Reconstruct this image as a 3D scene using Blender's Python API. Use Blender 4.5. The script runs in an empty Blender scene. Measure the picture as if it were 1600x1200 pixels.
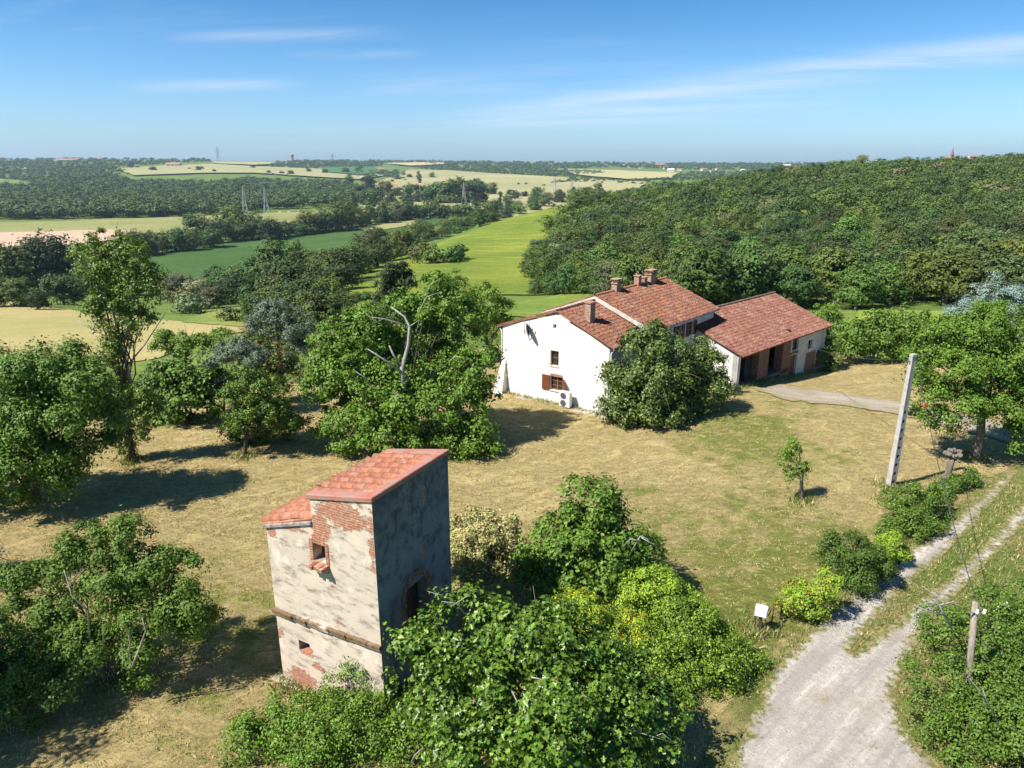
import bpy, bmesh, math, random
import numpy as np
from mathutils import Vector, Matrix

# ------------------------------------------------------------------ camera, world, sun, exposure
F, TH, H = 1111.0, math.radians(17.4), 17.0          # focal length in px of a 1600 px wide frame, pitch, height
CT, ST = math.cos(TH), math.sin(TH)
SUN_EL = math.radians(51.0)
SUN_TO = Vector((-0.905*math.cos(SUN_EL), -0.425*math.cos(SUN_EL), math.sin(SUN_EL))).normalized()
scene = bpy.context.scene
C = scene.collection
cam_d = bpy.data.cameras.new("camera"); cam = bpy.data.objects.new("camera", cam_d); C.objects.link(cam)
cam_d.sensor_width = 36.0; cam_d.lens = 36.0*F/1600.0; cam_d.clip_start = 0.5; cam_d.clip_end = 60000.0
cam.location = (0, 0, H); cam.rotation_euler = (math.pi/2 - TH, 0, 0)
scene.camera = cam
scene.view_settings.view_transform = 'Standard'; scene.view_settings.look = 'None'
scene.view_settings.exposure = 0.95; scene.view_settings.gamma = 1.0
scene.cycles.max_bounces = 6; scene.cycles.diffuse_bounces = 2; scene.cycles.transmission_bounces = 3
scene.cycles.volume_bounces = 0

w = bpy.data.worlds.new("World"); scene.world = w; w.use_nodes = True
nt = w.node_tree; nt.nodes.clear()
def wn(t, **k):
    n = nt.nodes.new(t)
    for a, b in k.items(): setattr(n, a, b)
    return n
sky = wn('ShaderNodeTexSky', sky_type='NISHITA', sun_disc=False, sun_elevation=SUN_EL,
         sun_rotation=math.atan2(SUN_TO.x, SUN_TO.y), altitude=0.0, air_density=1.0, dust_density=0.6, ozone_density=3.0)
tc = wn('ShaderNodeTexCoord'); sep = wn('ShaderNodeSeparateXYZ')
nt.links.new(tc.outputs['Generated'], sep.inputs[0])
def wmath(op, a, b):
    n = wn('ShaderNodeMath', operation=op)
    for i, v in enumerate((a, b)):
        if isinstance(v, (int, float)): n.inputs[i].default_value = v
        else: nt.links.new(v, n.inputs[i])
    return n.outputs[0]
zz = wmath('ADD', wmath('MAXIMUM', sep.outputs[2], 0.0), 0.10)
cx, cy = wmath('DIVIDE', sep.outputs[0], zz), wmath('DIVIDE', sep.outputs[1], zz)
def cirrus(rot, sx, sy, ox, lo, hi, rough=0.62):
    cb = wn('ShaderNodeCombineXYZ'); nt.links.new(cx, cb.inputs[0]); nt.links.new(cy, cb.inputs[1]); cb.inputs[2].default_value = ox
    rt = wn('ShaderNodeMapping'); rt.inputs['Rotation'].default_value = (0, 0, -rot); nt.links.new(cb.outputs[0], rt.inputs[0])
    mp = wn('ShaderNodeMapping'); mp.inputs['Scale'].default_value = (sx, sy, 1); nt.links.new(rt.outputs[0], mp.inputs[0])
    nz = wn('ShaderNodeTexNoise'); nz.inputs['Scale'].default_value = 1.0; nz.inputs['Detail'].default_value = 9.0
    nz.inputs['Roughness'].default_value = rough; nz.inputs['Distortion'].default_value = 0.6
    nt.links.new(mp.outputs[0], nz.inputs['Vector'])
    mr = wn('ShaderNodeMapRange', interpolation_type='SMOOTHSTEP'); mr.inputs[1].default_value = lo; mr.inputs[2].default_value = hi
    nt.links.new(nz.outputs[0], mr.inputs[0])
    return mr.outputs[0]
c1 = cirrus(math.radians(-9), 0.22, 0.95, 3.1, 0.50, 0.86)
c2 = cirrus(math.radians(-14), 0.30, 1.5, 11.7, 0.52, 0.88, 0.7)
c3 = cirrus(math.radians(4), 0.10, 0.28, 7.3, 0.40, 0.75)
cl = wmath('ADD', wmath('MULTIPLY', wmath('ADD', c1, c2), wmath('ADD', wmath('MULTIPLY', c3, 1.0), 0.10)), 0.0)
ty = wmath('DIVIDE', sep.outputs[2], wmath('MAXIMUM', sep.outputs[1], 0.05)); tx = wmath('DIVIDE', sep.outputs[0], wmath('MAXIMUM', sep.outputs[1], 0.05))
def streak(a, b, hw, t0, t1, amt):                       # a drawn-out cirrus band: slope a + b*t, half width, extent
    e = wmath('SUBTRACT', ty, wmath('ADD', wmath('MULTIPLY', tx, b), a)); e = wmath('DIVIDE', e, hw)
    g = wmath('POWER', 2.7183, wmath('MULTIPLY', wmath('MULTIPLY', e, e), -1.0))
    u = wmath('DIVIDE', wmath('SUBTRACT', tx, (t0+t1)/2), (t1-t0)/2); h = wmath('MAXIMUM', wmath('SUBTRACT', 1.0, wmath('MULTIPLY', u, u)), 0.0)
    return wmath('MULTIPLY', wmath('MULTIPLY', g, h), amt)
f1 = cirrus(math.radians(-16), 0.45, 2.4, 5.5, 0.30, 0.75, 0.68)
bands = 0.0
for q_ in ((0.062, 0.112, 0.016, -0.10, 0.85, 0.95), (0.052, 0.05, 0.014, -0.15, 0.5, 0.6), (0.160, 0.022, 0.007, -0.46, -0.12, 0.5), (0.098, 0.01, 0.007, -0.52, -0.26, 0.6), (0.094, 0.02, 0.008, -0.2, 0.05, 0.5), (0.080, 0.10, 0.010, 0.25, 0.9, 0.5), (0.135, 0.02, 0.005, -0.3, -0.1, 0.4)):
    bands = wmath('ADD', bands, streak(*q_))
cl = wmath('ADD', wmath('MULTIPLY', cl, 0.8), wmath('MULTIPLY', bands, wmath('ADD', f1, 0.10)))
cl = wmath('MINIMUM', wmath('MULTIPLY', cl, 0.55), 0.6)
tint = wn('ShaderNodeMix', data_type='RGBA', blend_type='MULTIPLY'); tint.inputs[0].default_value = 1.0
tr_ = wn('ShaderNodeMapRange', interpolation_type='SMOOTHSTEP'); tr_.inputs[1].default_value = 0.0; tr_.inputs[2].default_value = 0.24
nt.links.new(sep.outputs[2], tr_.inputs[0])
tm = wn('ShaderNodeMix', data_type='RGBA'); tm.inputs[6].default_value = (1.00, 1.38, 1.86, 1); tm.inputs[7].default_value = (0.37, 0.92, 1.34, 1)
nt.links.new(tr_.outputs[0], tm.inputs[0]); nt.links.new(tm.outputs[2], tint.inputs[7])
nt.links.new(sky.outputs[0], tint.inputs[6])
mx = wn('ShaderNodeMix', data_type='RGBA'); mx.inputs[7].default_value = (9.5, 9.9, 10.6, 1)
nt.links.new(cl, mx.inputs[0]); nt.links.new(tint.outputs[2], mx.inputs[6])
bg = wn('ShaderNodeBackground'); bg.inputs[1].default_value = 0.052
wo = wn('ShaderNodeOutputWorld'); nt.links.new(mx.outputs[2], bg.inputs[0]); nt.links.new(bg.outputs[0], wo.inputs[0])

sun_d = bpy.data.lights.new("sun", 'SUN'); sun_d.energy = 5.0; sun_d.angle = math.radians(0.55); sun_d.color = (1.0, 0.955, 0.88)
sun = bpy.data.objects.new("sun", sun_d); C.objects.link(sun)
sun.rotation_euler = SUN_TO.to_track_quat('Z', 'Y').to_euler(); sun.location = (-60, -40, 90)

# ------------------------------------------------------------------ helpers
def ray(px, py):
    x = (px-800)/F; y = -(py-600)/F
    return np.array([x, CT+y*ST, -ST+y*CT])
def G(px, py, z=0.0):                                   # point of the level z seen at a pixel
    r = ray(px, py); t = (z-H)/r[2]; return np.array([r[0]*t, r[1]*t, z])
def Dp(px, py, d):                                      # point at forward distance d seen at a pixel
    r = ray(px, py); return np.array([0, 0, H]) + r*(d/r[1])
def depth(p): return p[1]*CT + (H-p[2])*ST

def tag(o, label=None, cat=None, group=None, kind=None):
    for k, v in (('label', label), ('category', cat), ('group', group), ('kind', kind)):
        if v: o[k] = v
    return o
def empty(name, loc, label, cat, group=None):
    o = bpy.data.objects.new(name, None); C.objects.link(o); o.location = loc; o.empty_display_size = 0.3
    return tag(o, label, cat, group)

def mesh_np(name, co, faces, mats, midx=None, smooth=False):
    """faces: list of int arrays (n,k), one array for each vertex count k; midx: list of arrays/ints alongside"""
    me = bpy.data.meshes.new(name)
    me.vertices.add(len(co)); me.vertices.foreach_set('co', np.ascontiguousarray(co, dtype=np.float32).ravel())
    faces = [np.asarray(f, dtype=np.int32) for f in faces if len(f)]
    nl = sum(f.size for f in faces); nf = sum(len(f) for f in faces)
    me.loops.add(nl); me.polygons.add(nf)
    me.loops.foreach_set('vertex_index', np.concatenate([f.ravel() for f in faces]))
    st = []; o = 0
    for f in faces:
        st.append(o + np.arange(len(f), dtype=np.int32)*f.shape[1]); o += f.size
    me.polygons.foreach_set('loop_start', np.concatenate(st))
    if midx is not None: me.polygons.foreach_set('material_index', np.concatenate(midx).astype(np.int32))
    if smooth: me.polygons.foreach_set('use_smooth', np.ones(nf, dtype=bool))
    for m in mats: me.materials.append(m)
    me.update(calc_edges=True)
    return me
def link(name, me, parent=None, loc=None):
    o = bpy.data.objects.new(name, me); C.objects.link(o)
    if parent is not None:
        o.parent = parent; o.matrix_parent_inverse = Matrix.Translation(-Vector(parent.location))
    if loc is not None: o.location = loc
    return o

class MB:
    def __init__(self): self.v = []; self.f = []; self.m = []
    def add(self, vs, fs, m=0):
        b = len(self.v); self.v += [tuple(float(c) for c in p) for p in vs]
        for f in fs: self.f.append(tuple(b+i for i in f)); self.m.append(m)
        return self
    def poly(self, pts, m=0): return self.add(pts, [tuple(range(len(pts)))], m)
    def hexa(self, p, m=0):                             # 8 corners: bottom 0-3 ccw, top 4-7
        return self.add(p, [(3,2,1,0),(4,5,6,7),(0,1,5,4),(1,2,6,5),(2,3,7,6),(3,0,4,7)], m)
    def box(self, o, u, v, wv, m=0):                    # corner o and three edge vectors
        o, u, v, wv = map(np.asarray, (o, u, v, wv))
        return self.hexa([o, o+u, o+u+v, o+v, o+wv, o+u+wv, o+u+v+wv, o+v+wv], m)
    def cbox(self, c, sx, sy, sz, rz=0.0, m=0):         # box centred on c in xy, bottom at c.z
        u = np.array([math.cos(rz), math.sin(rz), 0]); v = np.array([-math.sin(rz), math.cos(rz), 0])
        return self.box(np.asarray(c)-u*sx/2-v*sy/2, u*sx, v*sy, np.array([0, 0, sz]), m)
    def tube(self, pts, rad, seg=7, m=0, cap=True):
        pts = [Vector(p) for p in pts]; rings = []; n = len(pts); ref = Vector((0.31, 0.2, 0.93))
        for i, p in enumerate(pts):
            t = (pts[min(i+1, n-1)] - pts[max(i-1, 0)]).normalized()
            a = t.cross(ref)
            if a.length < 0.05: a = t.cross(Vector((1, 0, 0)))
            a.normalize(); b = t.cross(a); r = rad[i] if hasattr(rad, '__len__') else rad
            rings.append([p + (a*math.cos(2*math.pi*k/seg) + b*math.sin(2*math.pi*k/seg))*r for k in range(seg)])
        vs = [q for rg in rings for q in rg]; fs = []
        for i in range(n-1):
            for k in range(seg):
                k2 = (k+1) % seg; fs.append((i*seg+k, i*seg+k2, (i+1)*seg+k2, (i+1)*seg+k))
        if cap: fs += [tuple(range(seg-1, -1, -1)), tuple((n-1)*seg+k for k in range(seg))]
        return self.add(vs, fs, m)
    def build(self, name, mats, parent=None, smooth=False, bevel=0.0):
        me = bpy.data.meshes.new(name)
        me.from_pydata(self.v, [], self.f)
        for m in (mats if isinstance(mats, (list, tuple)) else [mats]): me.materials.append(m)
        me.polygons.foreach_set('material_index', np.array(self.m, dtype=np.int32))
        if smooth: me.polygons.foreach_set('use_smooth', np.ones(len(self.f), dtype=bool))
        if bevel:
            bm = bmesh.new(); bm.from_mesh(me); bmesh.ops.remove_doubles(bm, verts=bm.verts, dist=1e-5)
            es = [e for e in bm.edges if len(e.link_faces) == 2 and e.calc_face_angle(0) > 0.6]
            bmesh.ops.bevel(bm, geom=es, offset=bevel, segments=1, affect='EDGES'); bm.to_mesh(me); bm.free()
        me.update()
        return link(name, me, parent)

# ------------------------------------------------------------------ material helpers
class NT:
    def __init__(self, name):
        self.mat = bpy.data.materials.new(name); self.mat.use_nodes = True
        self.t = self.mat.node_tree; self.t.nodes.clear()
        self.out = self.n('ShaderNodeOutputMaterial'); self.tc = None
    def n(self, t, **k):
        x = self.t.nodes.new(t)
        for a, b in k.items(): setattr(x, a, b)
        return x
    def l(self, a, b): self.t.links.new(a, b)
    def setin(self, n, i, v):
        if v is None: return
        if isinstance(v, (int, float)): n.inputs[i].default_value = v
        elif isinstance(v, tuple): n.inputs[i].default_value = v if len(v) != 3 or n.inputs[i].type != 'RGBA' else (*v, 1)
        else: self.l(v, n.inputs[i])
    def co(self, scale=(1, 1, 1), rot=(0, 0, 0), loc=(0, 0, 0)):
        if self.tc is None: self.tc = self.n('ShaderNodeTexCoord')
        m = self.n('ShaderNodeMapping'); m.inputs['Scale'].default_value = scale; m.inputs['Location'].default_value = loc; src = self.tc.outputs['Object']
        if rot[2]:                                          # turn first, then stretch: streaks run along the angle -rot
            r = self.n('ShaderNodeMapping'); r.inputs['Rotation'].default_value = rot; self.l(src, r.inputs[0]); src = r.outputs[0]
        self.l(src, m.inputs[0]); return m.outputs[0]
    def noise(self, vec, scale, detail=4, rough=0.55, dist=0.0):
        x = self.n('ShaderNodeTexNoise'); self.l(vec, x.inputs['Vector'])
        for k, v in (('Scale', scale), ('Detail', detail), ('Roughness', rough), ('Distortion', dist)): x.inputs[k].default_value = v
        return x.outputs[0]
    def ramp(self, v, lo, hi, a=0.0, b=1.0, smooth=True):
        x = self.n('ShaderNodeMapRange'); x.interpolation_type = 'SMOOTHSTEP' if smooth else 'LINEAR'
        self.setin(x, 0, v)
        for i, q in enumerate((lo, hi, a, b)): x.inputs[i+1].default_value = q
        return x.outputs[0]
    def math(self, op, a, b=0.0):
        x = self.n('ShaderNodeMath', operation=op); self.setin(x, 0, a); self.setin(x, 1, b); return x.outputs[0]
    def mix(self, f, a, b, mode='MIX'):
        x = self.n('ShaderNodeMix', data_type='RGBA', blend_type=mode)
        self.setin(x, 0, f); self.setin(x, 6, a); self.setin(x, 7, b); return x.outputs[2]
    def rand(self): return self.n('ShaderNodeNewGeometry').outputs['Random Per Island']
    def orand(self): return self.n('ShaderNodeObjectInfo').outputs['Random']
    def bsdf(self, col, rough=0.8, bump=None, bstr=0.3, bdist=0.02, spec=0.25, metal=0.0, finish=True):
        b = self.n('ShaderNodeBsdfPrincipled'); self.setin(b, 'Base Color', col); self.setin(b, 'Roughness', rough)
        b.inputs['Specular IOR Level'].default_value = spec; b.inputs['Metallic'].default_value = metal
        if bump is not None:
            u = self.n('ShaderNodeBump'); u.inputs['Strength'].default_value = bstr; u.inputs['Distance'].default_value = bdist
            self.l(bump, u.inputs['Height']); self.l(u.outputs[0], b.inputs['Normal'])
        if finish: self.l(b.outputs[0], self.out.inputs[0])
        return b
def flat(name, col, rough=0.7, var=0.12, scale=6.0, metal=0.0, spec=0.25):
    m = NT(name); c = m.co(); f = m.noise(c, scale, 5)
    m.bsdf(m.mix(m.ramp(f, 0.3, 0.7), tuple(x*(1-var) for x in col), tuple(min(1, x*(1+var)) for x in col)), rough, f, 0.15, 0.01, spec, metal)
    return m.mat
def leaf_mat(name, a, b, gloss=0.35, trans=0.28, ovar=0.25, dry=None, spec=0.35):
    m = NT(name); r = m.rand(); col = m.mix(m.ramp(r, 0.05, 0.95, smooth=False), a, b)
    if dry: col = m.mix(m.ramp(r, 1-dry[1]-0.001, 1-dry[1]), col, dry[0])
    ov = m.ramp(m.orand(), 0, 1, 1-ovar, 1+ovar, False)
    hv = m.n('ShaderNodeHueSaturation'); m.setin(hv, 'Color', col); m.l(ov, hv.inputs['Value'])
    m.l(m.ramp(m.math('FRACT', m.math('MULTIPLY', m.orand(), 7.31)), 0, 1, 0.5-0.05*ovar*2, 0.5+0.045*ovar*2, False), hv.inputs['Hue'])
    b_ = m.bsdf(hv.outputs[0], 1-gloss, spec=spec, finish=False)
    t = m.n('ShaderNodeBsdfTranslucent'); tcx = m.mix(1.0, hv.outputs[0], (1.25, 1.2, 0.55), 'MULTIPLY'); m.l(tcx, t.inputs[0])
    ms = m.n('ShaderNodeMixShader'); ms.inputs[0].default_value = trans
    m.l(b_.outputs[0], ms.inputs[1]); m.l(t.outputs[0], ms.inputs[2]); m.l(ms.outputs[0], m.out.inputs[0])
    return m.mat
def bark_mat(name, a, b, scale=5.0):
    m = NT(name); c = m.co((1, 1, 0.25)); f = m.noise(c, scale*2, 6, 0.7)
    m.bsdf(m.mix(m.ramp(f, 0.3, 0.7), a, b), 0.9, f, 0.6, 0.03, 0.1); return m.mat

# ------------------------------------------------------------------ terrain (one sheet, polar grid round the camera)
def px_to_xy(px, d, z=0.0):
    return (px-800)/F*(d*CT + (H-z)*ST), d
CTRL = []
for px in (-400, -150, 200, 600, 1000, 1400, 1750, 2000):
    CTRL += [(px, 6, 0), (px, 14, 0), (px, 26, 0), (px, 40, 0)]
CTRL += [(-150,50,-.5),(200,50,-.5),(600,50,0),(786,52.3,0),(950,47,0),(1150,53.2,0),(1283,64,-1.65),(1500,50,-.4),(1750,50,0),(1400,50,-.2),
 (-150,75,-4),(200,75,-4),(500,75,-2.5),(760,75,-1.5),(1000,75,-2),(1300,75,-2.2),(1500,75,-1.5),(1750,75,-1),
 (-150,105,-7),(200,105,-7.2),(500,105,-6),(800,105,-4.5),(1000,105,-5),(1350,105,-4.9),(1750,105,-4),
 (-150,140,-11),(200,140,-11.5),(500,140,-10),(800,140,-8.5),(1100,140,-6.5),(1400,140,-6),(1750,140,-5),
 (0,200,-20),(300,200,-22),(550,200,-15),(780,200,-13.5),(950,200,-10),(1200,200,-7),(1500,200,-5),(1750,200,-3),
 (0,250,-30),(300,250,-31),(560,250,-19),(800,250,-14.5),(950,250,-9),(1200,250,-3),(1500,250,1),(1750,250,3),
 (0,330,-40),(300,330,-40),(550,330,-30),(700,330,-17),(820,330,-10.8),(950,330,-6.5),(1200,330,2.5),(1500,330,8),(1750,330,9),
 (0,390,-44),(300,390,-43),(600,390,-38),(750,390,-16),(880,390,-5.5),(1000,390,-3.5),(1200,390,4.5),(1500,390,10.5),(1750,390,13),
 (0,480,-45),(300,480,-45),(600,480,-44),(800,480,-30),(950,480,-14),(1200,480,2.5),(1500,480,11.5),(1750,480,15),
 (0,650,-45),(300,650,-45),(600,650,-45),(800,650,-44),(1000,650,-36),(1200,650,-12),(1500,650,16),(1750,650,17),
 (0,1000,-45),(300,1000,-45),(600,1000,-45),(800,1000,-45),(1000,1000,-45),(1200,1000,-28),(1500,1000,20),(1750,1000,20),
 (0,1600,-40),(300,1600,-42),(600,1600,-45),(800,1600,-45),(1000,1600,-45),(1200,1600,-35),(1500,1600,0),(1750,1600,5),
 (0,2500,-12),(300,2500,-14),(600,2500,-32),(800,2500,-38),(1000,2500,-35),(1250,2500,-30),(1600,2500,-20),
 (0,3800,15),(300,3800,14),(600,3800,-4),(800,3800,-8),(1000,3800,-22),(1300,3800,-20),(1600,3800,-20),
 (0,6000,22),(300,6000,20),(600,6000,11),(800,6000,10),(1000,6000,0),(1300,6000,-5),(1600,6000,-5),
 (0,13000,0),(400,13000,0),(800,13000,-5),(1200,13000,-10),(1600,13000,-10)]
def tk(X, Y):                                            # terrain key: azimuth and log distance
    X = np.asarray(X, float); Y = np.asarray(Y, float)
    az = np.arctan2(X, Y); az = np.where(np.abs(az) > 0.9, np.sign(az)*(0.9 - (np.abs(az)-0.9)*0.4), az)
    r = np.hypot(X, Y)
    return np.stack([az*2.2, np.log(np.maximum(r, 5.0))], -1)
_cx = np.array([px_to_xy(a, d, z) for a, d, z in CTRL]); _cz = np.array([c[2] for c in CTRL], float); _ck = tk(_cx[:, 0], _cx[:, 1])
def _phi(r2): return 0.5*r2*np.log(r2 + 1e-9)
_n = len(_ck); _A = np.zeros((_n+3, _n+3))
_A[:_n, :_n] = _phi(((_ck[:, None]-_ck[None])**2).sum(-1)) + np.eye(_n)*0.004
_A[:_n, _n] = 1; _A[:_n, _n+1:] = _ck; _A[_n, :_n] = 1; _A[_n+1:, :_n] = _ck.T
_W = np.linalg.solve(_A, np.concatenate([_cz, np.zeros(3)]))
def tz(X, Y):
    k = tk(X, Y); sh = k.shape[:-1]; k = k.reshape(-1, 2); out = np.empty(len(k))
    for i in range(0, len(k), 20000):
        q = k[i:i+20000]; out[i:i+20000] = _phi(((q[:, None]-_ck[None])**2).sum(-1)) @ _W[:_n] + _W[_n] + q @ _W[_n+1:]
    r = np.hypot(X, Y).reshape(-1)
    nearw = np.clip((r-36)/12, 0, 1); out *= nearw*nearw*(3-2*nearw)      # the mown garden is level
    return out.reshape(sh)
def tz1(x, y): return float(tz(np.array([x]), np.array([y]))[0])
_ts = np.exp(np.linspace(math.log(10), math.log(9000), 900))
def hit(px, py):                                         # terrain point seen at a pixel
    r = ray(px, py); P = np.array([0, 0, H])[None] + r[None]*(_ts[:, None]/r[1])
    dz = P[:, 2] - tz(P[:, 0], P[:, 1]); k = np.argmax(dz < 0)
    if dz[k] >= 0: return None
    if k == 0: return P[0]
    f = dz[k-1]/(dz[k-1]-dz[k]); return P[k-1] + (P[k]-P[k-1])*f
def at(px, d):
    z = 0.0
    for _ in range(3):
        x, y = px_to_xy(px, d, z); z = tz1(x, y)
    return np.array([x, y, z])

AZ = np.concatenate([np.radians(np.arange(-180, -44, 4.0)), np.radians(np.arange(-44, 44.01, 0.16)), np.radians(np.arange(48, 180.1, 4.0))])
RR = np.concatenate([[0.01, 3, 6, 9], 12*np.exp(np.arange(0, math.log(9200/12), 0.0115))])
gx = RR[:, None]*np.sin(AZ)[None]; gy = RR[:, None]*np.cos(AZ)[None]
_rng = np.random.default_rng(5)
gz = tz(gx, gy)
gz[:, -1] = gz[:, 0]
def bumpy(x, y): return (np.sin(x*0.9+1.3*np.sin(y*0.35))*np.sin(y*0.8+0.7*np.sin(x*0.27)) + 0.5*np.sin(x*2.1+y*1.3)*np.sin(y*1.9-x*0.6))
gz += bumpy(gx, gy)*0.035
nr, na = gx.shape
idx = np.arange(nr*na).reshape(nr, na)
quads = np.stack([idx[:-1, :-1], idx[:-1, 1:], idx[1:, 1:], idx[1:, :-1]], -1).reshape(-1, 4)[:, ::-1]

def grass_ground(name, straw, green, thr, rot=0.5, streak=1.0, spots=None, edge=False):
    m = NT(name); big = m.noise(m.co(), 0.16, 5, 0.65); mid = m.noise(m.co(), 0.9, 6, 0.72, 0.4)
    st = m.noise(m.co((0.5, 1.35, 1), (0, 0, rot)), 0.75, 6, 0.7, 1.2); cl = m.noise(m.co((0.8, 1.5, 1), (0, 0, rot+.6)), 2.2, 5, 0.74, 0.6); fi = m.noise(m.co(), 9, 5, 0.8); vf = m.noise(m.co(), 30, 4, 0.8)
    s0 = lambda v, k: m.math('MULTIPLY', m.math('SUBTRACT', v, 0.5), k)
    f = m.math('ADD', m.math('ADD', s0(big, 2.6), s0(mid, 2.4)), m.math('ADD', s0(st, 2.2*streak), s0(fi, 1.8)))
    for (sx, sy, r, amt) in spots or ():
        vd = m.n('ShaderNodeVectorMath', operation='DISTANCE'); m.l(m.co((1, 1, 0)), vd.inputs[0]); vd.inputs[1].default_value = (sx, sy, 0)
        f = m.math('ADD', f, m.ramp(vd.outputs['Value'], 0, r, amt, 0))
    bare = tuple(min(1, c*1.32) for c in straw)
    col = m.mix(m.ramp(cl, 0.38, 0.60), tuple(c*0.70 for c in straw), straw); col = m.mix(m.ramp(st, 0.50, 0.62, 0, 0.85), col, bare)
    col = m.mix(m.ramp(f, thr-0.35, thr+0.45, 0, 0.92), col, m.mix(m.ramp(cl, 0.4, 0.6), green, tuple(c*1.6 for c in green)))
    col = m.mix(m.ramp(cl, 0.58, 0.66, 0, 0.8), col, (bare[0]*1.04, bare[1]*1.0, bare[2]*1.08))
    col = m.mix(m.ramp(fi, 0.32, 0.55, 0.62, 0.0), col, (green[0]*0.55, green[1]*0.5, green[2]*0.5))
    col = m.mix(m.ramp(vf, 0.50, 0.70, 0.0, 0.5), col, bare)
    hb = m.math('ADD', m.math('MULTIPLY', fi, 0.8), m.math('ADD', vf, m.math('MULTIPLY', cl, 1.6)))
    m.bsdf(col, 0.95, hb, 1.0, 0.14, 0.05); return m.mat
def field_mat(name, a, b, scale=0.02, rot=0.3, tram=0.0):
    m = NT(name); n1 = m.noise(m.co(), scale, 5, 0.6); n2 = m.noise(m.co((0.10, 1.5, 1), (0, 0, rot)), scale*6, 5, 0.65); n3 = m.noise(m.co(), scale*30, 4, 0.75)
    f = m.math('ADD', m.math('MULTIPLY', n1, 0.45), m.math('ADD', m.math('MULTIPLY', n2, 0.35), m.math('MULTIPLY', n3, 0.2)))
    col = m.mix(m.ramp(f, 0.40, 0.60), a, b); col = m.mix(m.ramp(n2, 0.55, 0.72, 0, 0.5), col, tuple(c*1.3 for c in b)); col = m.mix(m.ramp(n3, 0.35, 0.6, 0.35, 0), col, tuple(c*0.55 for c in a))
    if tram:                                               # tractor lines
        sp = m.n('ShaderNodeSeparateXYZ'); m.l(m.co((1, 1, 1), (0, 0, rot)), sp.inputs[0])
        q = m.math('ABSOLUTE', m.math('SINE', m.math('ADD', m.math('MULTIPLY', sp.outputs[1], math.pi/tram), m.math('MULTIPLY', n1, 0.6))))
        col = m.mix(m.ramp(q, 0.0, 0.12, 0.55, 0), col, tuple(c*0.6 for c in a))
    m.bsdf(col, 0.95, n3, 0.5, 0.3, 0.05); return m.mat
def gravel_mat(name, a, b, dirt, grass=(0.16, 0.17, 0.05), wide=0.55, rot=-0.73):
    """gravel that thins out into grass and dirt towards the outline of its sheet (attribute edge_dist)"""
    m = NT(name); n1 = m.noise(m.co(), 0.5, 5, 0.65); n2 = m.noise(m.co(), 5, 5, 0.7); n3 = m.noise(m.co(), 38, 4, 0.85); n4 = m.noise(m.co(), 1.6, 5, 0.7)
    st = m.noise(m.co((0.16, 1.5, 1), (0, 0, rot)), 1.0, 5, 0.65)
    col = m.mix(m.ramp(n3, 0.30, 0.70), a, b); col = m.mix(m.ramp(n1, 0.47, 0.66, 0, 0.65), col, dirt)
    col = m.mix(m.ramp(n2, 0.40, 0.7, 0.35, 0), col, tuple(c*0.55 for c in a)); col = m.mix(m.ramp(st, 0.48, 0.62, 0, 0.6), col, (a[0]*0.70, a[1]*0.72, a[2]*0.77)); col = m.mix(m.ramp(st, 0.34, 0.46, 0.55, 0), col, tuple(c*1.12 for c in b))
    at_ = m.n('ShaderNodeAttribute', attribute_name='edge_dist')
    e = m.math('ADD', at_.outputs['Fac'], m.math('ADD', m.math('MULTIPLY', m.math('SUBTRACT', n4, 0.5), wide*2.2), m.math('MULTIPLY', m.math('SUBTRACT', n2, 0.5), wide*1.6)))
    gcol = m.mix(m.ramp(n2, 0.4, 0.6), grass, (0.36, 0.29, 0.13))
    col = m.mix(m.ramp(e, wide*0.15, wide*0.8, 1, 0), col, gcol)
    col = m.mix(m.ramp(m.math('ADD', n4, m.math('MULTIPLY', n1, 0.6)), 0.90, 1.02, 0, 0.6), col, gcol)
    m.bsdf(col, 0.95, m.math('ADD', n2, n3), 1.0, 0.07, 0.1); return m.mat
MAT_GROUND = field_mat('meadow_grass', (0.085, 0.135, 0.028), (0.16, 0.20, 0.05), 0.03)
gm = mesh_np('ground', np.stack([gx, gy, gz], -1).reshape(-1, 3), [quads], [MAT_GROUND], smooth=True)
ground = link('ground', gm); tag(ground, kind='structure')

def rough(poly, amp, step, seed=1):                       # break up the straight edges of a patch
    rg = np.random.default_rng(seed); out = []
    for i in range(len(poly)):
        a, b = poly[i], poly[(i+1) % len(poly)]; L = np.hypot(*(b-a)); n = max(1, min(200, int(L/step)))
        for k in range(n):
            p = a+(b-a)*k/n; out.append(p + (rg.normal(size=2)*amp if k else rg.normal(size=2)*amp*0.3))
    return np.array(out)
def inside(poly, X, Y):
    r = np.zeros(X.shape, bool); n = len(poly)
    for i in range(n):
        x0, y0 = poly[i]; x1, y1 = poly[(i+1) % n]
        if y0 == y1: continue
        r ^= ((y0 > Y) != (y1 > Y)) & (X < (x1-x0)*(Y-y0)/(y1-y0)+x0)
    return r
def polar(p): return np.array([math.atan2(p[0], p[1]), math.hypot(p[0], p[1])])
def clip_rect(poly, a0, a1, r0, r1):
    for ax, lim, sgn in ((0, a0, 1), (0, a1, -1), (1, r0, 1), (1, r1, -1)):
        out = []
        for i in range(len(poly)):
            p, q = poly[i], poly[(i+1) % len(poly)]; dp = (p[ax]-lim)*sgn; dq = (q[ax]-lim)*sgn
            if dp >= 0: out.append(p)
            if (dp >= 0) != (dq >= 0): out.append(p+(q-p)*(dp/(dp-dq)))
        poly = out
        if len(poly) < 3: return []
    return poly
def pxpoly(pts): 
    o = []
    for p in pts:
        h = hit(*p)
        if h is not None: o.append(h[:2])
    return np.array(o)
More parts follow.
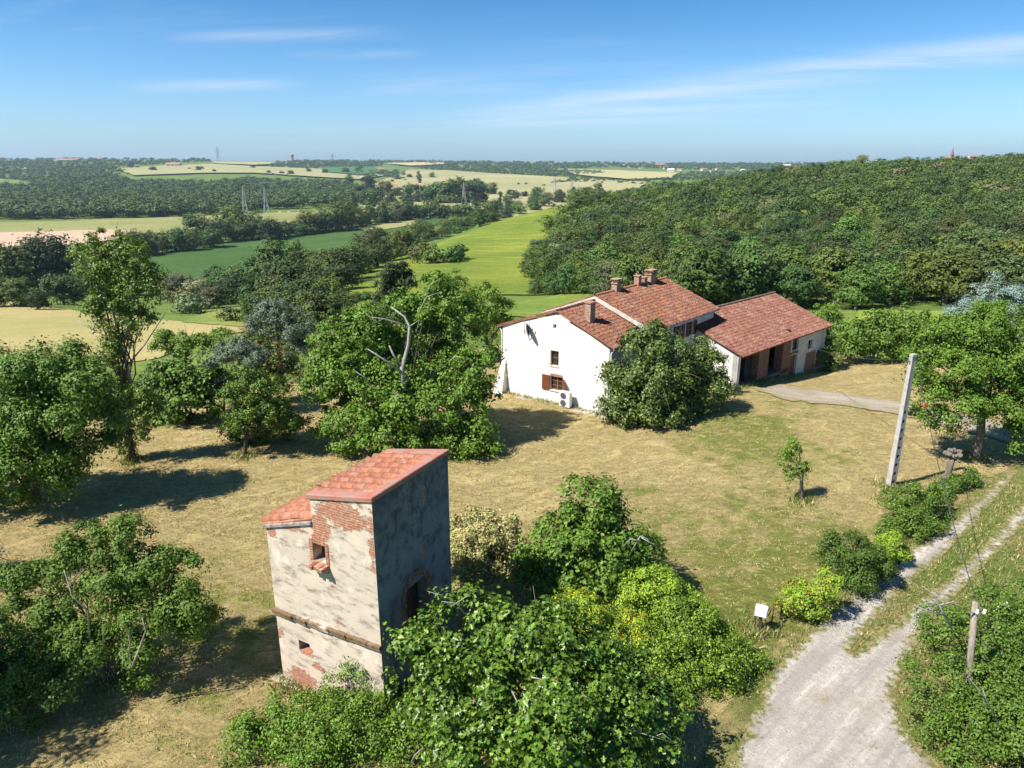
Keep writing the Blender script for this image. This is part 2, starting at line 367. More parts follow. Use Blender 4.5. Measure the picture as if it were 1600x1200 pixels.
def sheet(name, poly_xy, mat, off, amp=0.0, step=1.0, seed=1, edge=False):
    """drape a patch over the terrain grid, clipping the grid cells at its outline"""
    if amp: poly_xy = rough(poly_xy, amp, step, seed)
    pp = np.array([polar(p) for p in poly_xy])
    ia0, ia1 = np.searchsorted(AZ, pp[:, 0].min())-1, np.searchsorted(AZ, pp[:, 0].max())
    ir0, ir1 = np.searchsorted(RR, pp[:, 1].min())-1, np.searchsorted(RR, pp[:, 1].max())
    ia0, ir0 = max(ia0, 0), max(ir0, 0); ia1, ir1 = min(ia1, na-1), min(ir1, nr-1)
    A, R = np.meshgrid(AZ[ia0:ia1+1], RR[ir0:ir1+1])
    ins = inside(pp, A, R); lift = off*(1+R*0.03)
    Z = gz[ir0:ir1+1, ia0:ia1+1]+lift
    co = np.stack([R*np.sin(A), R*np.cos(A), Z], -1); ids = np.arange(R.size).reshape(R.shape)
    # cells crossed by the outline
    cross = np.zeros((R.shape[0]-1, R.shape[1]-1), bool)
    for i in range(len(pp)):
        a, b = pp[i], pp[(i+1) % len(pp)]; n = int(max(abs(b[0]-a[0])/0.0010, abs(math.log(b[1]/a[1]))/0.004))+2
        t = np.linspace(0, 1, n)[:, None]; q = a+(b-a)*t
        cross[np.clip(np.searchsorted(RR, q[:, 1])-1-ir0, 0, cross.shape[0]-1), np.clip(np.searchsorted(AZ, q[:, 0])-1-ia0, 0, cross.shape[1]-1)] = True
    c4 = ins[:-1, :-1] & ins[1:, :-1] & ins[:-1, 1:] & ins[1:, 1:]
    full = c4 & ~cross
    q = np.stack([ids[:-1, :-1], ids[1:, :-1], ids[1:, 1:], ids[:-1, 1:]], -1)[full]
    ev, ef = [], []; lp = [p for p in pp]; base = R.size
    band = {}
    for j, i in zip(*np.nonzero(cross)):
        a0, a1, r0, r1 = AZ[ia0+i], AZ[ia0+i+1], RR[ir0+j], RR[ir0+j+1]
        if j not in band: band = {j: clip_rect(lp, -9, 9, r0, r1)}
        if len(band[j]) < 3: continue
        c = clip_rect(band[j], a0, a1, r0, r1)
        if len(c) < 3: continue
        f = []
        for p in c:
            s, t = (p[0]-a0)/(a1-a0), (p[1]-r0)/(r1-r0)
            z = (Z[j, i]*(1-s)+Z[j, i+1]*s)*(1-t)+(Z[j+1, i]*(1-s)+Z[j+1, i+1]*s)*t
            f.append(base+len(ev)); ev.append((p[1]*math.sin(p[0]), p[1]*math.cos(p[0]), z))
        ef.append(f[::-1])
    co = co.reshape(-1, 3)
    if ev: co = np.concatenate([co, np.array(ev)])
    by = {}
    for f in ef: by.setdefault(len(f), []).append(f)
    faces = [q[:, ::-1] if False else q] + [np.array(v) for v in by.values()]
    me = mesh_np(name, co, faces, [mat], smooth=True)
    bm = bmesh.new(); bm.from_mesh(me); bmesh.ops.delete(bm, geom=[v for v in bm.verts if not v.link_faces], context='VERTS')
    for fc in bm.faces:
        fc.normal_update()
        if fc.normal.z < 0: fc.normal_flip()
    bm.to_mesh(me); bm.free()
    if edge:
        n = len(me.vertices); vc = np.empty(n*3, dtype=np.float32); me.vertices.foreach_get('co', vc); vc = vc.reshape(-1, 3)[:, :2]; dm = np.full(n, 9.0)
        for i in range(len(poly_xy)):
            a, b = poly_xy[i], poly_xy[(i+1) % len(poly_xy)]; ab = b-a; t = np.clip(((vc-a)@ab)/max(ab@ab, 1e-9), 0, 1); dm = np.minimum(dm, np.hypot(*(vc-a-t[:, None]*ab).T))
        at_ = me.attributes.new('edge_dist', 'FLOAT', 'POINT'); at_.data.foreach_set('value', dm.astype(np.float32))
    o = link(name, me); tag(o, kind='structure'); return o

_gA, _gB = G(1180, 860), G(1090, 620)
LAWN = pxpoly([(-300,1290),(-300,650),(0,640),(200,655),(480,590),(760,545),(880,520),(1120,505),(1290,552),(1400,560),(1700,620),(1640,700),(1585,735),(1530,778),(1480,820),(1400,877),(1290,958),(1190,1055),(1140,1200),(1100,1290)])
MAT_LAWN = grass_ground('dry_mown_grass', (0.575, 0.44, 0.20), (0.15, 0.18, 0.034), 0.45, rot=-0.6,
    spots=[(11.0, 28.0, 12, 0.75), (14.5, 43.0, 9, 0.85), (20, 53, 7, 0.5), (-13, 24, 9, 0.35), (9, 23.5, 4, 0.5), (-8, 31, 6, -0.3), (-14, 40, 9, -0.2)])
sheet('lawn', LAWN, MAT_LAWN, 0.012, 0.25, 1.5, 3)
MAT_VERGE = grass_ground('verge_grass', (0.48, 0.38, 0.17), (0.12, 0.175, 0.03), 0.05, rot=-0.73, spots=[(18.5, 27.5, 5, 0.5), (21, 33, 5, 0.5)])
sheet('verge', pxpoly([(1060,1290),(1115,1150),(1165,1050),(1275,945),(1388,865),(1470,808),(1580,728),(1720,640),(1760,1290)]), MAT_VERGE, 0.022, 0.12, 0.8, 4)
MAT_GRAVEL = gravel_mat('pale_gravel', (0.50, 0.445, 0.38), (0.74, 0.665, 0.575), (0.44, 0.35, 0.225))
TRACK = pxpoly([(1110,1290),(1140,1200),(1180,1110),(1205,1050),(1290,962),(1400,880),(1480,822),(1530,780),(1575,740),(1592,737),(1560,775),(1512,832),(1472,870),(1432,905),(1395,942),(1362,978),(1338,1006),(1330,1020),(1342,1016),(1372,992),(1402,968),(1448,930),(1492,895),(1540,850),(1590,795),(1640,745),(1662,755),(1612,805),(1562,862),(1512,912),(1472,960),(1442,990),(1412,1040),(1398,1090),(1412,1140),(1462,1190),(1520,1290)])
sheet('gravel_track', TRACK, MAT_GRAVEL, 0.034, 0.05, 0.3, 7, True)
sheet('gravel_drive', pxpoly([(1180,610),(1215,602),(1290,612),(1420,632),(1520,650),(1680,690),(1680,720),(1480,668),(1400,648),(1300,634),(1220,624)]), gravel_mat('pale_drive', (0.40, 0.335, 0.25), (0.54, 0.46, 0.345), (0.34, 0.27, 0.14), (0.26, 0.22, 0.08), 0.7, 0.35), 0.034, 0.2, 0.6, 9, True)
FIELDS = [
 ('stubble_field', [(-300,500),(0,472),(100,484),(200,494),(330,506),(405,503),(400,516),(330,526),(250,560),(100,575),(-300,620)], field_mat('stubble', (0.38, 0.305, 0.135), (0.28, 0.265, 0.095), 0.06, -0.75, 5), 0.03, 0.6),
 ('crop_field', [(215,403),(300,388),(400,376),(500,362),(570,353),(760,333),(785,334),(700,350),(640,358),(560,388),(440,408),(330,455),(270,452)], field_mat('green_crop', (0.050, 0.098, 0.026), (0.068, 0.120, 0.032), 0.012, -1.0, 14), 0.05, 0.8),
 ('pale_strip', [(550,359),(600,352),(650,346),(662,349),(625,357),(580,364)], field_mat('pale_strip', (0.24, 0.24, 0.09), (0.30, 0.28, 0.12), 0.02), 0.07, 0.8),
 ('hay_field', [(-300,354),(100,347),(300,340),(430,334),(560,330),(700,326),(700,334),(560,350),(400,362),(200,368),(0,373),(-300,378)], field_mat('hay', (0.19, 0.205, 0.07), (0.27, 0.25, 0.10), 0.01, -0.35, 18), 0.05, 1.5),
 ('ploughed_field', [(-300,373),(0,366),(180,361),(218,364),(205,374),(100,386),(0,390),(-300,396)], field_mat('ploughed', (0.52, 0.36, 0.25), (0.44, 0.31, 0.21), 0.01, -0.35, 12), 0.07, 1.0),
 ('meadow', [(535,448),(560,432),(620,403),(690,379),(760,356),(830,333),(893,319),(915,322),(890,345),(880,385),(860,435),(850,462),(760,462),(640,466),(560,470)], field_mat('flower_meadow', (0.115, 0.162, 0.026), (0.21, 0.228, 0.036), 0.035, 0.5), 0.05, 0.8),
 ('meadow', [(770,478),(880,460),(970,452),(985,480),(850,500),(780,494)], field_mat('low_meadow', (0.13, 0.19, 0.035), (0.20, 0.24, 0.05), 0.05), 0.04, 0.6),
 ('meadow', [(1315,506),(1340,486),(1480,488),(1510,505),(1400,516)], field_mat('back_meadow', (0.15, 0.22, 0.03), (0.24, 0.28, 0.05), 0.05), 0.04, 0.5),
 ('meadow', [(285,505),(330,488),(400,478),(470,480),(450,502),(380,512)], field_mat('rough_meadow', (0.13, 0.19, 0.035), (0.27, 0.25, 0.08), 0.06), 0.05, 0.5),
 ('far_field', [(560,329),(560,303),(600,282),(640,267),(700,268),(850,277),(1010,286),(1000,296),(930,312),(880,324),(760,329)], field_mat('far_hay', (0.26, 0.25, 0.11), (0.36, 0.32, 0.16), 0.003, 0.2), 0.06, 3),
 ('far_field', [(180,266),(240,262),(330,258),(400,262),(560,268),(600,276),(560,282),(400,272),(330,272),(210,276)], field_mat('far_pasture', (0.27, 0.26, 0.12), (0.34, 0.31, 0.15), 0.003), 0.06, 3),
 ('far_field', [(330,255),(400,250.5),(480,250.5),(470,256),(400,260),(340,258)], field_mat('far_straw', (0.36, 0.32, 0.15), (0.30, 0.29, 0.13), 0.002), 0.07, 3),
 ('far_field', [(600,257),(690,255.5),(700,258.5),(640,261)], field_mat('far_wheat', (0.48, 0.36, 0.18), (0.42, 0.33, 0.17), 0.002), 0.07, 3),
 ('far_field', [(870,266),(960,268),(1060,272),(1050,280),(980,282),(900,275)], field_mat('far_barley', (0.40, 0.35, 0.16), (0.34, 0.32, 0.15), 0.003), 0.07, 3),
 ('far_field', [(-100,287),(0,283),(28,284),(42,292),(0,294),(-100,296)], field_mat('far_green', (0.12, 0.19, 0.05), (0.17, 0.22, 0.07), 0.005), 0.07, 2),
 ('far_field', [(-100,266),(0,262),(55,264),(60,267),(0,270),(-100,272)], field_mat('far_green_slope', (0.20, 0.23, 0.09), (0.26, 0.27, 0.12), 0.004), 0.07, 2),
 ('far_field', [(500,264),(580,263),(600,270),(570,276),(510,272)], field_mat('far_crop', (0.06, 0.13, 0.05), (0.08, 0.15, 0.05), 0.004), 0.09, 2),
]
for i, (nm, pts, mt, off, amp) in enumerate(FIELDS):
    pl = pxpoly(pts)
    if len(pl) > 3: sheet(nm, pl, mt, off, amp, amp*6+4, 20+i)

# ------------------------------------------------------------------ building materials
def tile_mat(name, cols, lichen, lam=0.5, sc=1.2):
    m = NT(name); r = m.rand(); c = m.co(); n1 = m.noise(c, sc, 5, 0.65); n2 = m.noise(c, 9, 4, 0.7)
    cr = m.n('ShaderNodeValToRGB'); cr.color_ramp.interpolation = 'LINEAR'
    el = cr.color_ramp.elements
    while len(el) < len(cols): el.new(0.5)
    for i, k in enumerate(cols): el[i].position = i/(len(cols)-1); el[i].color = (*k, 1)
    m.l(m.math('FRACT', m.math('ADD', m.math('MULTIPLY', r, 0.75), m.math('MULTIPLY', n1, 0.55))), cr.inputs[0])
    col = m.mix(m.math('MULTIPLY', m.ramp(m.math('ADD', n1, m.math('MULTIPLY', n2, 0.5)), 0.72, 0.92), lam), cr.outputs[0], lichen)
    col = m.mix(m.ramp(n2, 0.3, 0.6, 0.35, 0), col, (0.05, 0.03, 0.025))
    m.bsdf(col, 0.9, n2, 0.5, 0.01, 0.15); return m.mat
MAT_TILE = tile_mat('weathered_roof_tile', [(0.115,0.05,0.034),(0.165,0.066,0.042),(0.225,0.088,0.05),(0.17,0.076,0.05),(0.135,0.066,0.05),(0.31,0.125,0.06)], (0.38, 0.27, 0.20), 0.28)
MAT_TILE_BARN = tile_mat('barn_roof_tile', [(0.12,0.052,0.038),(0.165,0.067,0.046),(0.21,0.085,0.058),(0.17,0.076,0.056),(0.25,0.105,0.068)], (0.40, 0.29, 0.22), 0.36, 1.6)
MAT_TILE_TOWER = tile_mat('tower_roof_tile', [(0.36,0.135,0.075),(0.41,0.155,0.085),(0.45,0.185,0.105),(0.39,0.155,0.095)], (0.42, 0.29, 0.21), 0.42, 2.5)
def coping_mat():
    m = NT('red_coping'); c = m.co(); n1 = m.noise(c, 2.2, 5, 0.7); n2 = m.noise(c, 14, 5, 0.75)
    col = m.mix(m.ramp(n1, 0.3, 0.7), (0.33, 0.115, 0.08), (0.42, 0.175, 0.125))
    col = m.mix(m.ramp(m.math('ADD', m.math('MULTIPLY', n1, 0.5), m.math('MULTIPLY', n2, 0.6)), 0.50, 0.62, 0, 0.85), col, (0.25, 0.19, 0.16))
    m.bsdf(col, 0.9, n2, 0.4, 0.02, 0.1); return m.mat
MAT_COPING = coping_mat()
MAT_WHITE = flat('white_render', (0.66, 0.62, 0.57), 0.9, 0.10, 1.3)
MAT_WOOD = flat('brown_shutter_wood', (0.16, 0.05, 0.022), 0.6, 0.25, 12)
MAT_DARKWOOD = flat('dark_timber', (0.06, 0.04, 0.028), 0.9, 0.3, 8)
MAT_FRAME = flat('varnished_frame', (0.30, 0.12, 0.04), 0.5, 0.2, 14)
MAT_STONE = flat('pale_slab', (0.48, 0.44, 0.37), 0.9, 0.2, 2.5)
MAT_METAL = flat('grey_metal', (0.35, 0.36, 0.37), 0.4, 0.1, 9, 0.7)
MAT_ZINC = flat('zinc_gutter', (0.30, 0.31, 0.32), 0.45, 0.15, 6, 0.6)
MAT_DARK = flat('dark_void', (0.012, 0.011, 0.010), 0.9, 0.3, 3)
def glass_mat():
    m = NT('window_glass'); m.bsdf((0.025, 0.03, 0.035), 0.06, spec=0.6); return m.mat
MAT_GLASS = glass_mat()
def brick_nodes(m, ang, scale, c1, c2, mortar):
    v = m.co((1, 1, 1), (0, 0, -ang)); s = m.n('ShaderNodeSeparateXYZ'); m.l(v, s.inputs[0])
    d1 = m.noise(m.co(), 4.0, 3, 0.6); d2 = m.noise(m.co((1, 1, 1), (0, 0, 0), (7, 3, 1)), 4.0, 3, 0.6)
    cb = m.n('ShaderNodeCombineXYZ'); m.l(m.math('ADD', s.outputs[0], m.math('MULTIPLY', m.math('SUBTRACT', d1, 0.5), 0.14)), cb.inputs[0]); m.l(m.math('ADD', s.outputs[2], m.math('MULTIPLY', m.math('SUBTRACT', d2, 0.5), 0.10)), cb.inputs[1])
    b = m.n('ShaderNodeTexBrick'); m.l(cb.outputs[0], b.inputs['Vector']); b.inputs['Scale'].default_value = scale
    b.inputs['Brick Width'].default_value = 0.40; b.inputs['Row Height'].default_value = 0.085; b.inputs['Mortar Size'].default_value = 0.014
    for k, c in (('Color1', c1), ('Color2', c2), ('Mortar', mortar)): b.inputs[k].default_value = (*c, 1)
    w = m.noise(m.co(), 6, 5, 0.75); col = m.mix(m.ramp(w, 0.35, 0.65, 0.55, 0), b.outputs[0], tuple(x*0.45 for x in c1))
    return col, b.outputs[1], cb.outputs[0]
def brick_mat(name, ang, c1, c2, mortar, worn=0.4):
    m = NT(name); col, f, uv = brick_nodes(m, ang, 1.0, c1, c2, mortar); n = m.noise(m.co(), 3, 5, 0.7)
    m.bsdf(m.mix(m.ramp(n, 0.45, 0.75, 0, worn), col, mortar), 0.92, f, -0.5, 0.015, 0.1); return m.mat
def plaster_mat(name, ang, base, stain, brick, blobs, cracks=0.0, dark=0.0, topz=None, stretch=(1, 1)):
    """old lime plaster that has come off in blobs (centre in world, radius, amount) and shows brick under it"""
    m = NT(name); c = m.co(); n1 = m.noise(c, 0.7, 6, 0.65); n2 = m.noise(c, 5, 6, 0.75); n3 = m.noise(c, 26, 4, 0.7)
    bc, bf, uv = brick_nodes(m, ang, 1.0, *brick)
    ns = m.n('ShaderNodeTexNoise'); mp = m.n('ShaderNodeMapping'); mp.inputs['Scale'].default_value = (stretch[0], stretch[1], 1); mp.inputs['Rotation'].default_value = (0, 0, 0.5 if cracks else 0)
    m.l(uv, mp.inputs[0]); m.l(mp.outputs[0], ns.inputs['Vector']); ns.inputs['Scale'].default_value = 1.6; ns.inputs['Detail'].default_value = 7; ns.inputs['Roughness'].default_value = 0.68
    col = m.mix(m.ramp(n1, 0.3, 0.7), base, tuple(x*0.84 for x in base))
    col = m.mix(m.ramp(n2, 0.5, 0.8, 0, 0.35), col, tuple(min(1, x*1.25) for x in base))
    col = m.mix(m.ramp(ns.outputs[0], 0.47, 0.68, 0, min(0.95, cracks+dark)), col, stain)
    if cracks: col = m.mix(m.ramp(m.noise(c, 1.3, 6, 0.72, 1.0), 0.52, 0.68, 0, 0.40), col, (0.38, 0.32, 0.26)); col = m.mix(m.ramp(m.noise(c, 0.9, 5, 0.7), 0.54, 0.70, 0, 0.7), col, (0.76, 0.67, 0.55))
    if topz:
        s = m.n('ShaderNodeSeparateXYZ'); m.l(c, s.inputs[0])
        tp = m.math('ADD', m.ramp(s.outputs[2], topz[0], topz[1], 0, 0.36), m.math('ADD', m.math('MULTIPLY', m.math('SUBTRACT', n2, 0.5), 1.1), m.math('MULTIPLY', m.math('SUBTRACT', ns.outputs[0], 0.5), 1.2)))
        col = m.mix(m.ramp(tp, 0.0, 0.55, 0, 0.55), col, tuple(x*0.35 for x in stain))
    col = m.mix(m.ramp(n3, 0.62, 0.75, 0, 0.55*dark+0.12), col, tuple(x*0.4 for x in stain))
    f = None
    for (p, r, amt, sx, sz) in blobs:
        s = m.n('ShaderNodeVectorMath', operation='SUBTRACT'); m.l(c, s.inputs[0]); s.inputs[1].default_value = tuple(p)
        q = m.n('ShaderNodeVectorMath', operation='MULTIPLY'); m.l(s.outputs[0], q.inputs[0]); q.inputs[1].default_value = (1/sx, 1/sx, 1/sz)
        L = m.n('ShaderNodeVectorMath', operation='LENGTH'); m.l(q.outputs[0], L.inputs[0])
        g = m.ramp(L.outputs['Value'], r*0.35, r*1.1, amt, 0)
        f = g if f is None else m.math('MAXIMUM', f, g)
    if f is not None:
        k = m.math('ADD', f, m.math('MULTIPLY', m.math('SUBTRACT', m.math('ADD', m.math('MULTIPLY', n2, 0.8), m.math('ADD', m.math('MULTIPLY', ns.outputs[0], 0.7), m.math('MULTIPLY', n3, 0.25))), 0.875), 3.2))
        kk = m.ramp(k, 0.46, 0.60)
        bw = m.mix(m.ramp(n3, 0.45, 0.7, 0, 0.5), bc, brick[2])
        col = m.mix(kk, col, bw)
        hb = m.math('SUBTRACT', m.math('MULTIPLY', n2, 0.5), kk)
    else: hb = n2
    m.bsdf(col, 0.93, m.math('ADD', hb, m.math('MULTIPLY', n3, 0.25)), 0.6, 0.03, 0.08); return m.mat
BRICK = ((0.36, 0.105, 0.05), (0.44, 0.165, 0.08), (0.44, 0.34, 0.26))

# ------------------------------------------------------------------ wall, roof, tile builders
def lerp(a, b, t): return a+(b-a)*t
def wall(A, B, top, holes=(), base=lambda u: 0.0, reveal=0.25, m=0, mb=None):
    """face from A to B (outside on the right of A->B), top = [(u, z)...], holes (u0,u1,z0,z1) get reveals"""
    mb = mb or MB(); A = np.asarray(A, float); B = np.asarray(B, float); L = np.hypot(*(B-A)); d = (B-A)/L; nrm = np.array([d[1], -d[0]])
    tf = lambda u: float(np.interp(u, [t[0] for t in top], [t[1] for t in top]))
    us = sorted(set([0.0, L] + [min(max(t[0], 0), L) for t in top] + [h for q in holes for h in q[:2]]))
    P = lambda u, z, dn=0.0: (*(A+d*u-nrm*dn), z)
    for u0, u1 in zip(us[:-1], us[1:]):
        if u1-u0 < 1e-6: continue
        um = (u0+u1)/2; z0a, z0b = base(u0), base(u1)
        for q in sorted([q for q in holes if q[0] <= um <= q[1]], key=lambda q: q[2]):
            if q[2] > max(z0a, z0b)+1e-6: mb.poly([P(u0, z0a), P(u1, z0b), P(u1, q[2]), P(u0, q[2])], m)
            z0a = z0b = q[3]
        e = 1e-4
        mb.poly([P(u0, z0a), P(u1, z0b), P(u1, tf(u1-e)), P(u0, tf(u0+e))], m)
    for (u0, u1, z0, z1) in holes:
        for (a, b) in (((u0, z0), (u0, z1)), ((u0, z1), (u1, z1)), ((u1, z1), (u1, z0)), ((u1, z0), (u0, z0))):
            mb.poly([P(*a), P(*b), P(*b, reveal), P(*a, reveal)], m)
    return mb
class Plane:                                              # a vertical wall plane with handy coordinates
    def __init__(s, A, B):
        s.A = np.asarray(A, float); s.B = np.asarray(B, float); s.L = np.hypot(*(s.B-s.A)); s.d = (s.B-s.A)/s.L; s.n = np.array([s.d[1], -s.d[0]])
        s.ang = math.atan2(s.d[1], s.d[0])
    def P(s, u, z, o=0.0): return np.array([*(s.A+s.d*u+s.n*o), z])
    def box(s, mb, u0, u1, z0, z1, o0, o1, m=0):
        return mb.hexa([s.P(u0,z0,o1), s.P(u1,z0,o1), s.P(u1,z0,o0), s.P(u0,z0,o0), s.P(u0,z1,o1), s.P(u1,z1,o1), s.P(u1,z1,o0), s.P(u0,z1,o0)], m)
    def px(s, px, py):                                    # wall coordinate seen at a pixel
        q = ray(px, py); n = s.n; t = (s.A@n)/(q[:2]@n); p = np.array([0, 0, H])+q*t; return (p[:2]-s.A)@s.d, p[2]
def slab(A, B, Cc, Dd, th, mb, m=0):
    A, B, Cc, Dd = (np.asarray(p, float) for p in (A, B, Cc, Dd)); z = np.array([0, 0, th])
    return mb.hexa([A-z, B-z, Cc-z, Dd-z, A, B, Cc, Dd], m)
def roof_tiles(A, B, Cc, Dd, wdt=0.24, row=0.36, r=0.085, seed=0, segs=5, jit=0.02):
    """barrel tiles on the slope with ridge A->B and eave D->C"""
    rg = np.random.default_rng(seed); A, B, Cc, Dd = (np.asarray(p, float) for p in (A, B, Cc, Dd))
    nc = max(2, int(round(np.linalg.norm(B-A)/wdt))); nrw = max(2, int(round(np.linalg.norm(Dd-A)/row)))
    nrm = np.cross(B-A, Dd-A); nrm /= np.linalg.norm(nrm); nrm = nrm if nrm[2] > 0 else -nrm
    V, Fq = [], []; n = 0; ang = np.linspace(0, math.pi, segs+1)
    for i in range(nc):
        u = (i+0.5)/nc; top = A+(B-A)*u; bot = Dd+(Cc-Dd)*u; dn = bot-top; Ls = np.linalg.norm(dn); dn /= Ls
        sd = np.cross(nrm, dn); ph = rg.uniform(0, 0.3)*row
        for k in range(nrw+1):
            s0 = max(0, k*row-ph); s1 = min(Ls+0.05, s0+row*1.22)
            if s0 >= Ls-0.05: continue
            j = rg.normal(size=2)*jit; h0, h1 = 0.0, 0.028
            vs = []
            for (s, h, rr) in ((s0, h0, r*0.85), (s1, h1, r*1.05)):
                c = top+dn*s+sd*j[0]*(1 if s == s0 else -1)+nrm*(h+0.004+j[1]*0.3)
                vs.append(c[None]+np.cos(ang)[:, None]*sd*rr+np.sin(ang)[:, None]*nrm*rr)
            V.append(np.concatenate(vs)); a = np.arange(segs)
            Fq.append(np.stack([n+a, n+a+1, n+a+segs+2, n+a+segs+1], -1)[:, ::-1])
            Fq.append(None); cap = n+segs+1+np.arange(segs+1); Fq[-1] = cap[None]
            n += 2*(segs+1)
    q = [f for f in Fq if f.shape[1] == 4]; c = [f for f in Fq if f.shape[1] != 4]
    return np.concatenate(V), [np.concatenate(q), np.concatenate(c)]
def make_roof(name, slopes, mat, parent, th=0.10, seed=0, **k):
    """deck and tiles of one roof in one mesh"""
    V, Q, Cp = [], [], []; n = 0; mb = MB()
    for i, s in enumerate(slopes):
        slab(*s, th, mb); v, (q, c) = roof_tiles(*s, seed=seed+i, **k); V.append(v); Q.append(q+n); Cp.append(c+n); n += len(v)
    dv = np.array(mb.v); dq = np.array(mb.f)+n; V.append(dv)
    fs = [np.concatenate(Q+[dq]), np.concatenate(Cp)]
    me = mesh_np(name, np.concatenate(V), fs, [mat]); return link(name, me, parent)
def ridge_caps(pts, parent, mat, r=0.11, step=0.42, name='ridge'):
    mb = MB()
    for a, b in zip(pts[:-1], pts[1:]):
        a, b = np.asarray(a, float), np.asarray(b, float); L = np.linalg.norm(b-a); n = int(L/step); d = (b-a)/L; sd = np.cross(d, [0, 0, 1]); sd /= np.linalg.norm(sd)
        for i in range(n):
            s0, s1 = L*i/n, L*(i+1.12)/n; ang = np.linspace(-0.2, math.pi+0.2, 7); vs = []
            for s, rr, h in ((s0, r, 0), (s1, r*1.1, 0.02)):
                vs += [a+d*s+sd*math.cos(t)*rr+np.array([0, 0, math.sin(t)*rr+h]) for t in ang]
            mb.add(vs, [(k, k+1, k+8, k+7) for k in range(6)]+[tuple(range(7, 14))])
    return mb.build(name, mat, parent)

# ------------------------------------------------------------------ the tower
TN = np.array([-3.94, 18.05]); tf_ = np.array([-0.868, 0.497]); tr_ = np.array([0.468, 0.884])
TW, TD = 4.5, 3.92
TL, TR = TN+tf_*TW, TN+tr_*TD; TB = TL+tr_*TD
tower = empty('tower', (*TN, 0), 'old dovecote tower with peeling plaster and stepped red tile roof', 'tower')
pf = Plane(TL, TN); pr = Plane(TN, TR)
U = lambda t: TW-t                                         # distance from the near corner along the front wall
ztop = lambda t: 7.86-0.2*t if t < 2.42 else 6.60-0.34*(t-2.42)
q = lambda t, z: (*(TN+tf_*t), z)
blobs = [(q(1.2, 7.15), 1.0, 1.0, 1.45, 0.62), (q(2.05, 6.55), 1.0, 1.05, 0.55, 0.7), (q(2.25, 5.9), 1.0, 1.05, 0.28, 0.75), (q(4.3, 5.8), 1.0, 0.85, 0.35, 0.35), (q(3.3, 6.15), 1.0, 0.8, 0.8, 0.22),
         (q(0.08, 6.5), 1.0, 0.7, 0.2, 1.5), (q(3.55, 0.42), 1.0, 1.15, 0.85, 0.50), (q(3.25, 1.72), 1.0, 0.95, 0.42, 0.36), (q(2.7, 1.2), 1.0, 0.75, 0.4, 0.25), (q(4.4, 1.9), 1.0, 0.7, 0.3, 0.3), (q(2.4, 0.35), 1.0, 0.9, 0.5, 0.3)]
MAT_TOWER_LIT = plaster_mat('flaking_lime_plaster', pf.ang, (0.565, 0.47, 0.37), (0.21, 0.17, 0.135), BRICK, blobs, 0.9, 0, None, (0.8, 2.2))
MAT_TOWER_SHADED = plaster_mat('shaded_lichened_plaster', pr.ang, (0.205, 0.21, 0.22), (0.085, 0.092, 0.105), BRICK, [((*(TN+tr_*2.5), 7.0), 1.0, 0.6, 0.2, 0.5), ((*(TN+tr_*2.3), 5.0), 1.0, 0.6, 0.2, 0.35)], 0.0, 0.9, (4.6, 7.9), (1.5, 1.0))  # wall away from the sun: its blue-grey shade is in the base colour, plus lichen
win = (U(2.47), U(1.98), 5.28, 5.88); sw = (U(3.56), U(3.06), 1.58, 1.98)
top_front = [(U(4.5), ztop(4.5)), (U(2.421), ztop(2.421)), (U(2.42), ztop(2.42)-0.0), (U(2.419), ztop(2.419)), (U(0), ztop(0))]
wf = wall(TL, TN, top_front, [win, sw], reveal=0.35).build('wall', MAT_TOWER_LIT, tower)
door = (1.30, 2.42, 2.4, 4.20)
wr = wall(TN, TR, [(0, ztop(0)), (TD, ztop(0))], [door], reveal=0.35).build('wall', MAT_TOWER_SHADED, tower)
mb = MB(); wall(TR, TB, [(0, ztop(0)), (2.419, ztop(2.419)), (2.421, ztop(2.421)), (TW, ztop(4.5))], mb=mb); wall(TB, TL, [(0, ztop(4.5)), (TD, ztop(4.5))], mb=mb)
mb.poly([(*(TN+tf_*2.42), ztop(2.43)-0.2), (*(TN+tf_*2.42), ztop(2.41)), (*(TN+tf_*2.42+tr_*TD), ztop(2.41)), (*(TN+tf_*2.42+tr_*TD), ztop(2.43)-0.2)])
mb.build('wall', MAT_TOWER_LIT, tower)
mb = MB(); pf.box(mb, win[0]+0.001, win[1]-0.001, win[2], win[3], -0.36, -0.40); mb.build('window_recess', MAT_DARKWOOD, tower)
mb = MB(); pf.box(mb, sw[0]+0.001, sw[1]-0.001, sw[2], sw[3], -0.36, -0.40); mb.build('window_recess', MAT_DARK, tower)
mb = MB(); pr.box(mb, door[0]+0.001, door[1]-0.001, door[2], door[3], -0.36, -0.40); mb.build('doorway', MAT_DARKWOOD, tower)
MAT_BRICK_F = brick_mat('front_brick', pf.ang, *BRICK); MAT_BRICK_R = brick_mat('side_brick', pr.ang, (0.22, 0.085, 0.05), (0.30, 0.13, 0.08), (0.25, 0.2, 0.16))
mb = MB(); u0, u1, z0, z1 = win
pf.box(mb, u0-0.16, u0-0.004, z0-0.05, z1+0.16, -0.05, 0.022); pf.box(mb, u1+0.004, u1+0.15, z0-0.05, z1+0.12, -0.05, 0.022); pf.box(mb, u0-0.004, u1+0.004, z1+0.003, z1+0.30, -0.05, 0.018)
mb.build('window_surround', MAT_BRICK_F, tower, bevel=0.012)
mb = MB()
for k in range(5):                                         # worn brick ledge under the pigeon window, stepping out
    a = u0-0.06+k*0.135; pf.box(mb, a, a+0.125, z0-0.12-0.02*(k % 2), z0-0.005+0.012*(k % 2), -0.02, 0.30+0.03*math.sin(k*2.1))
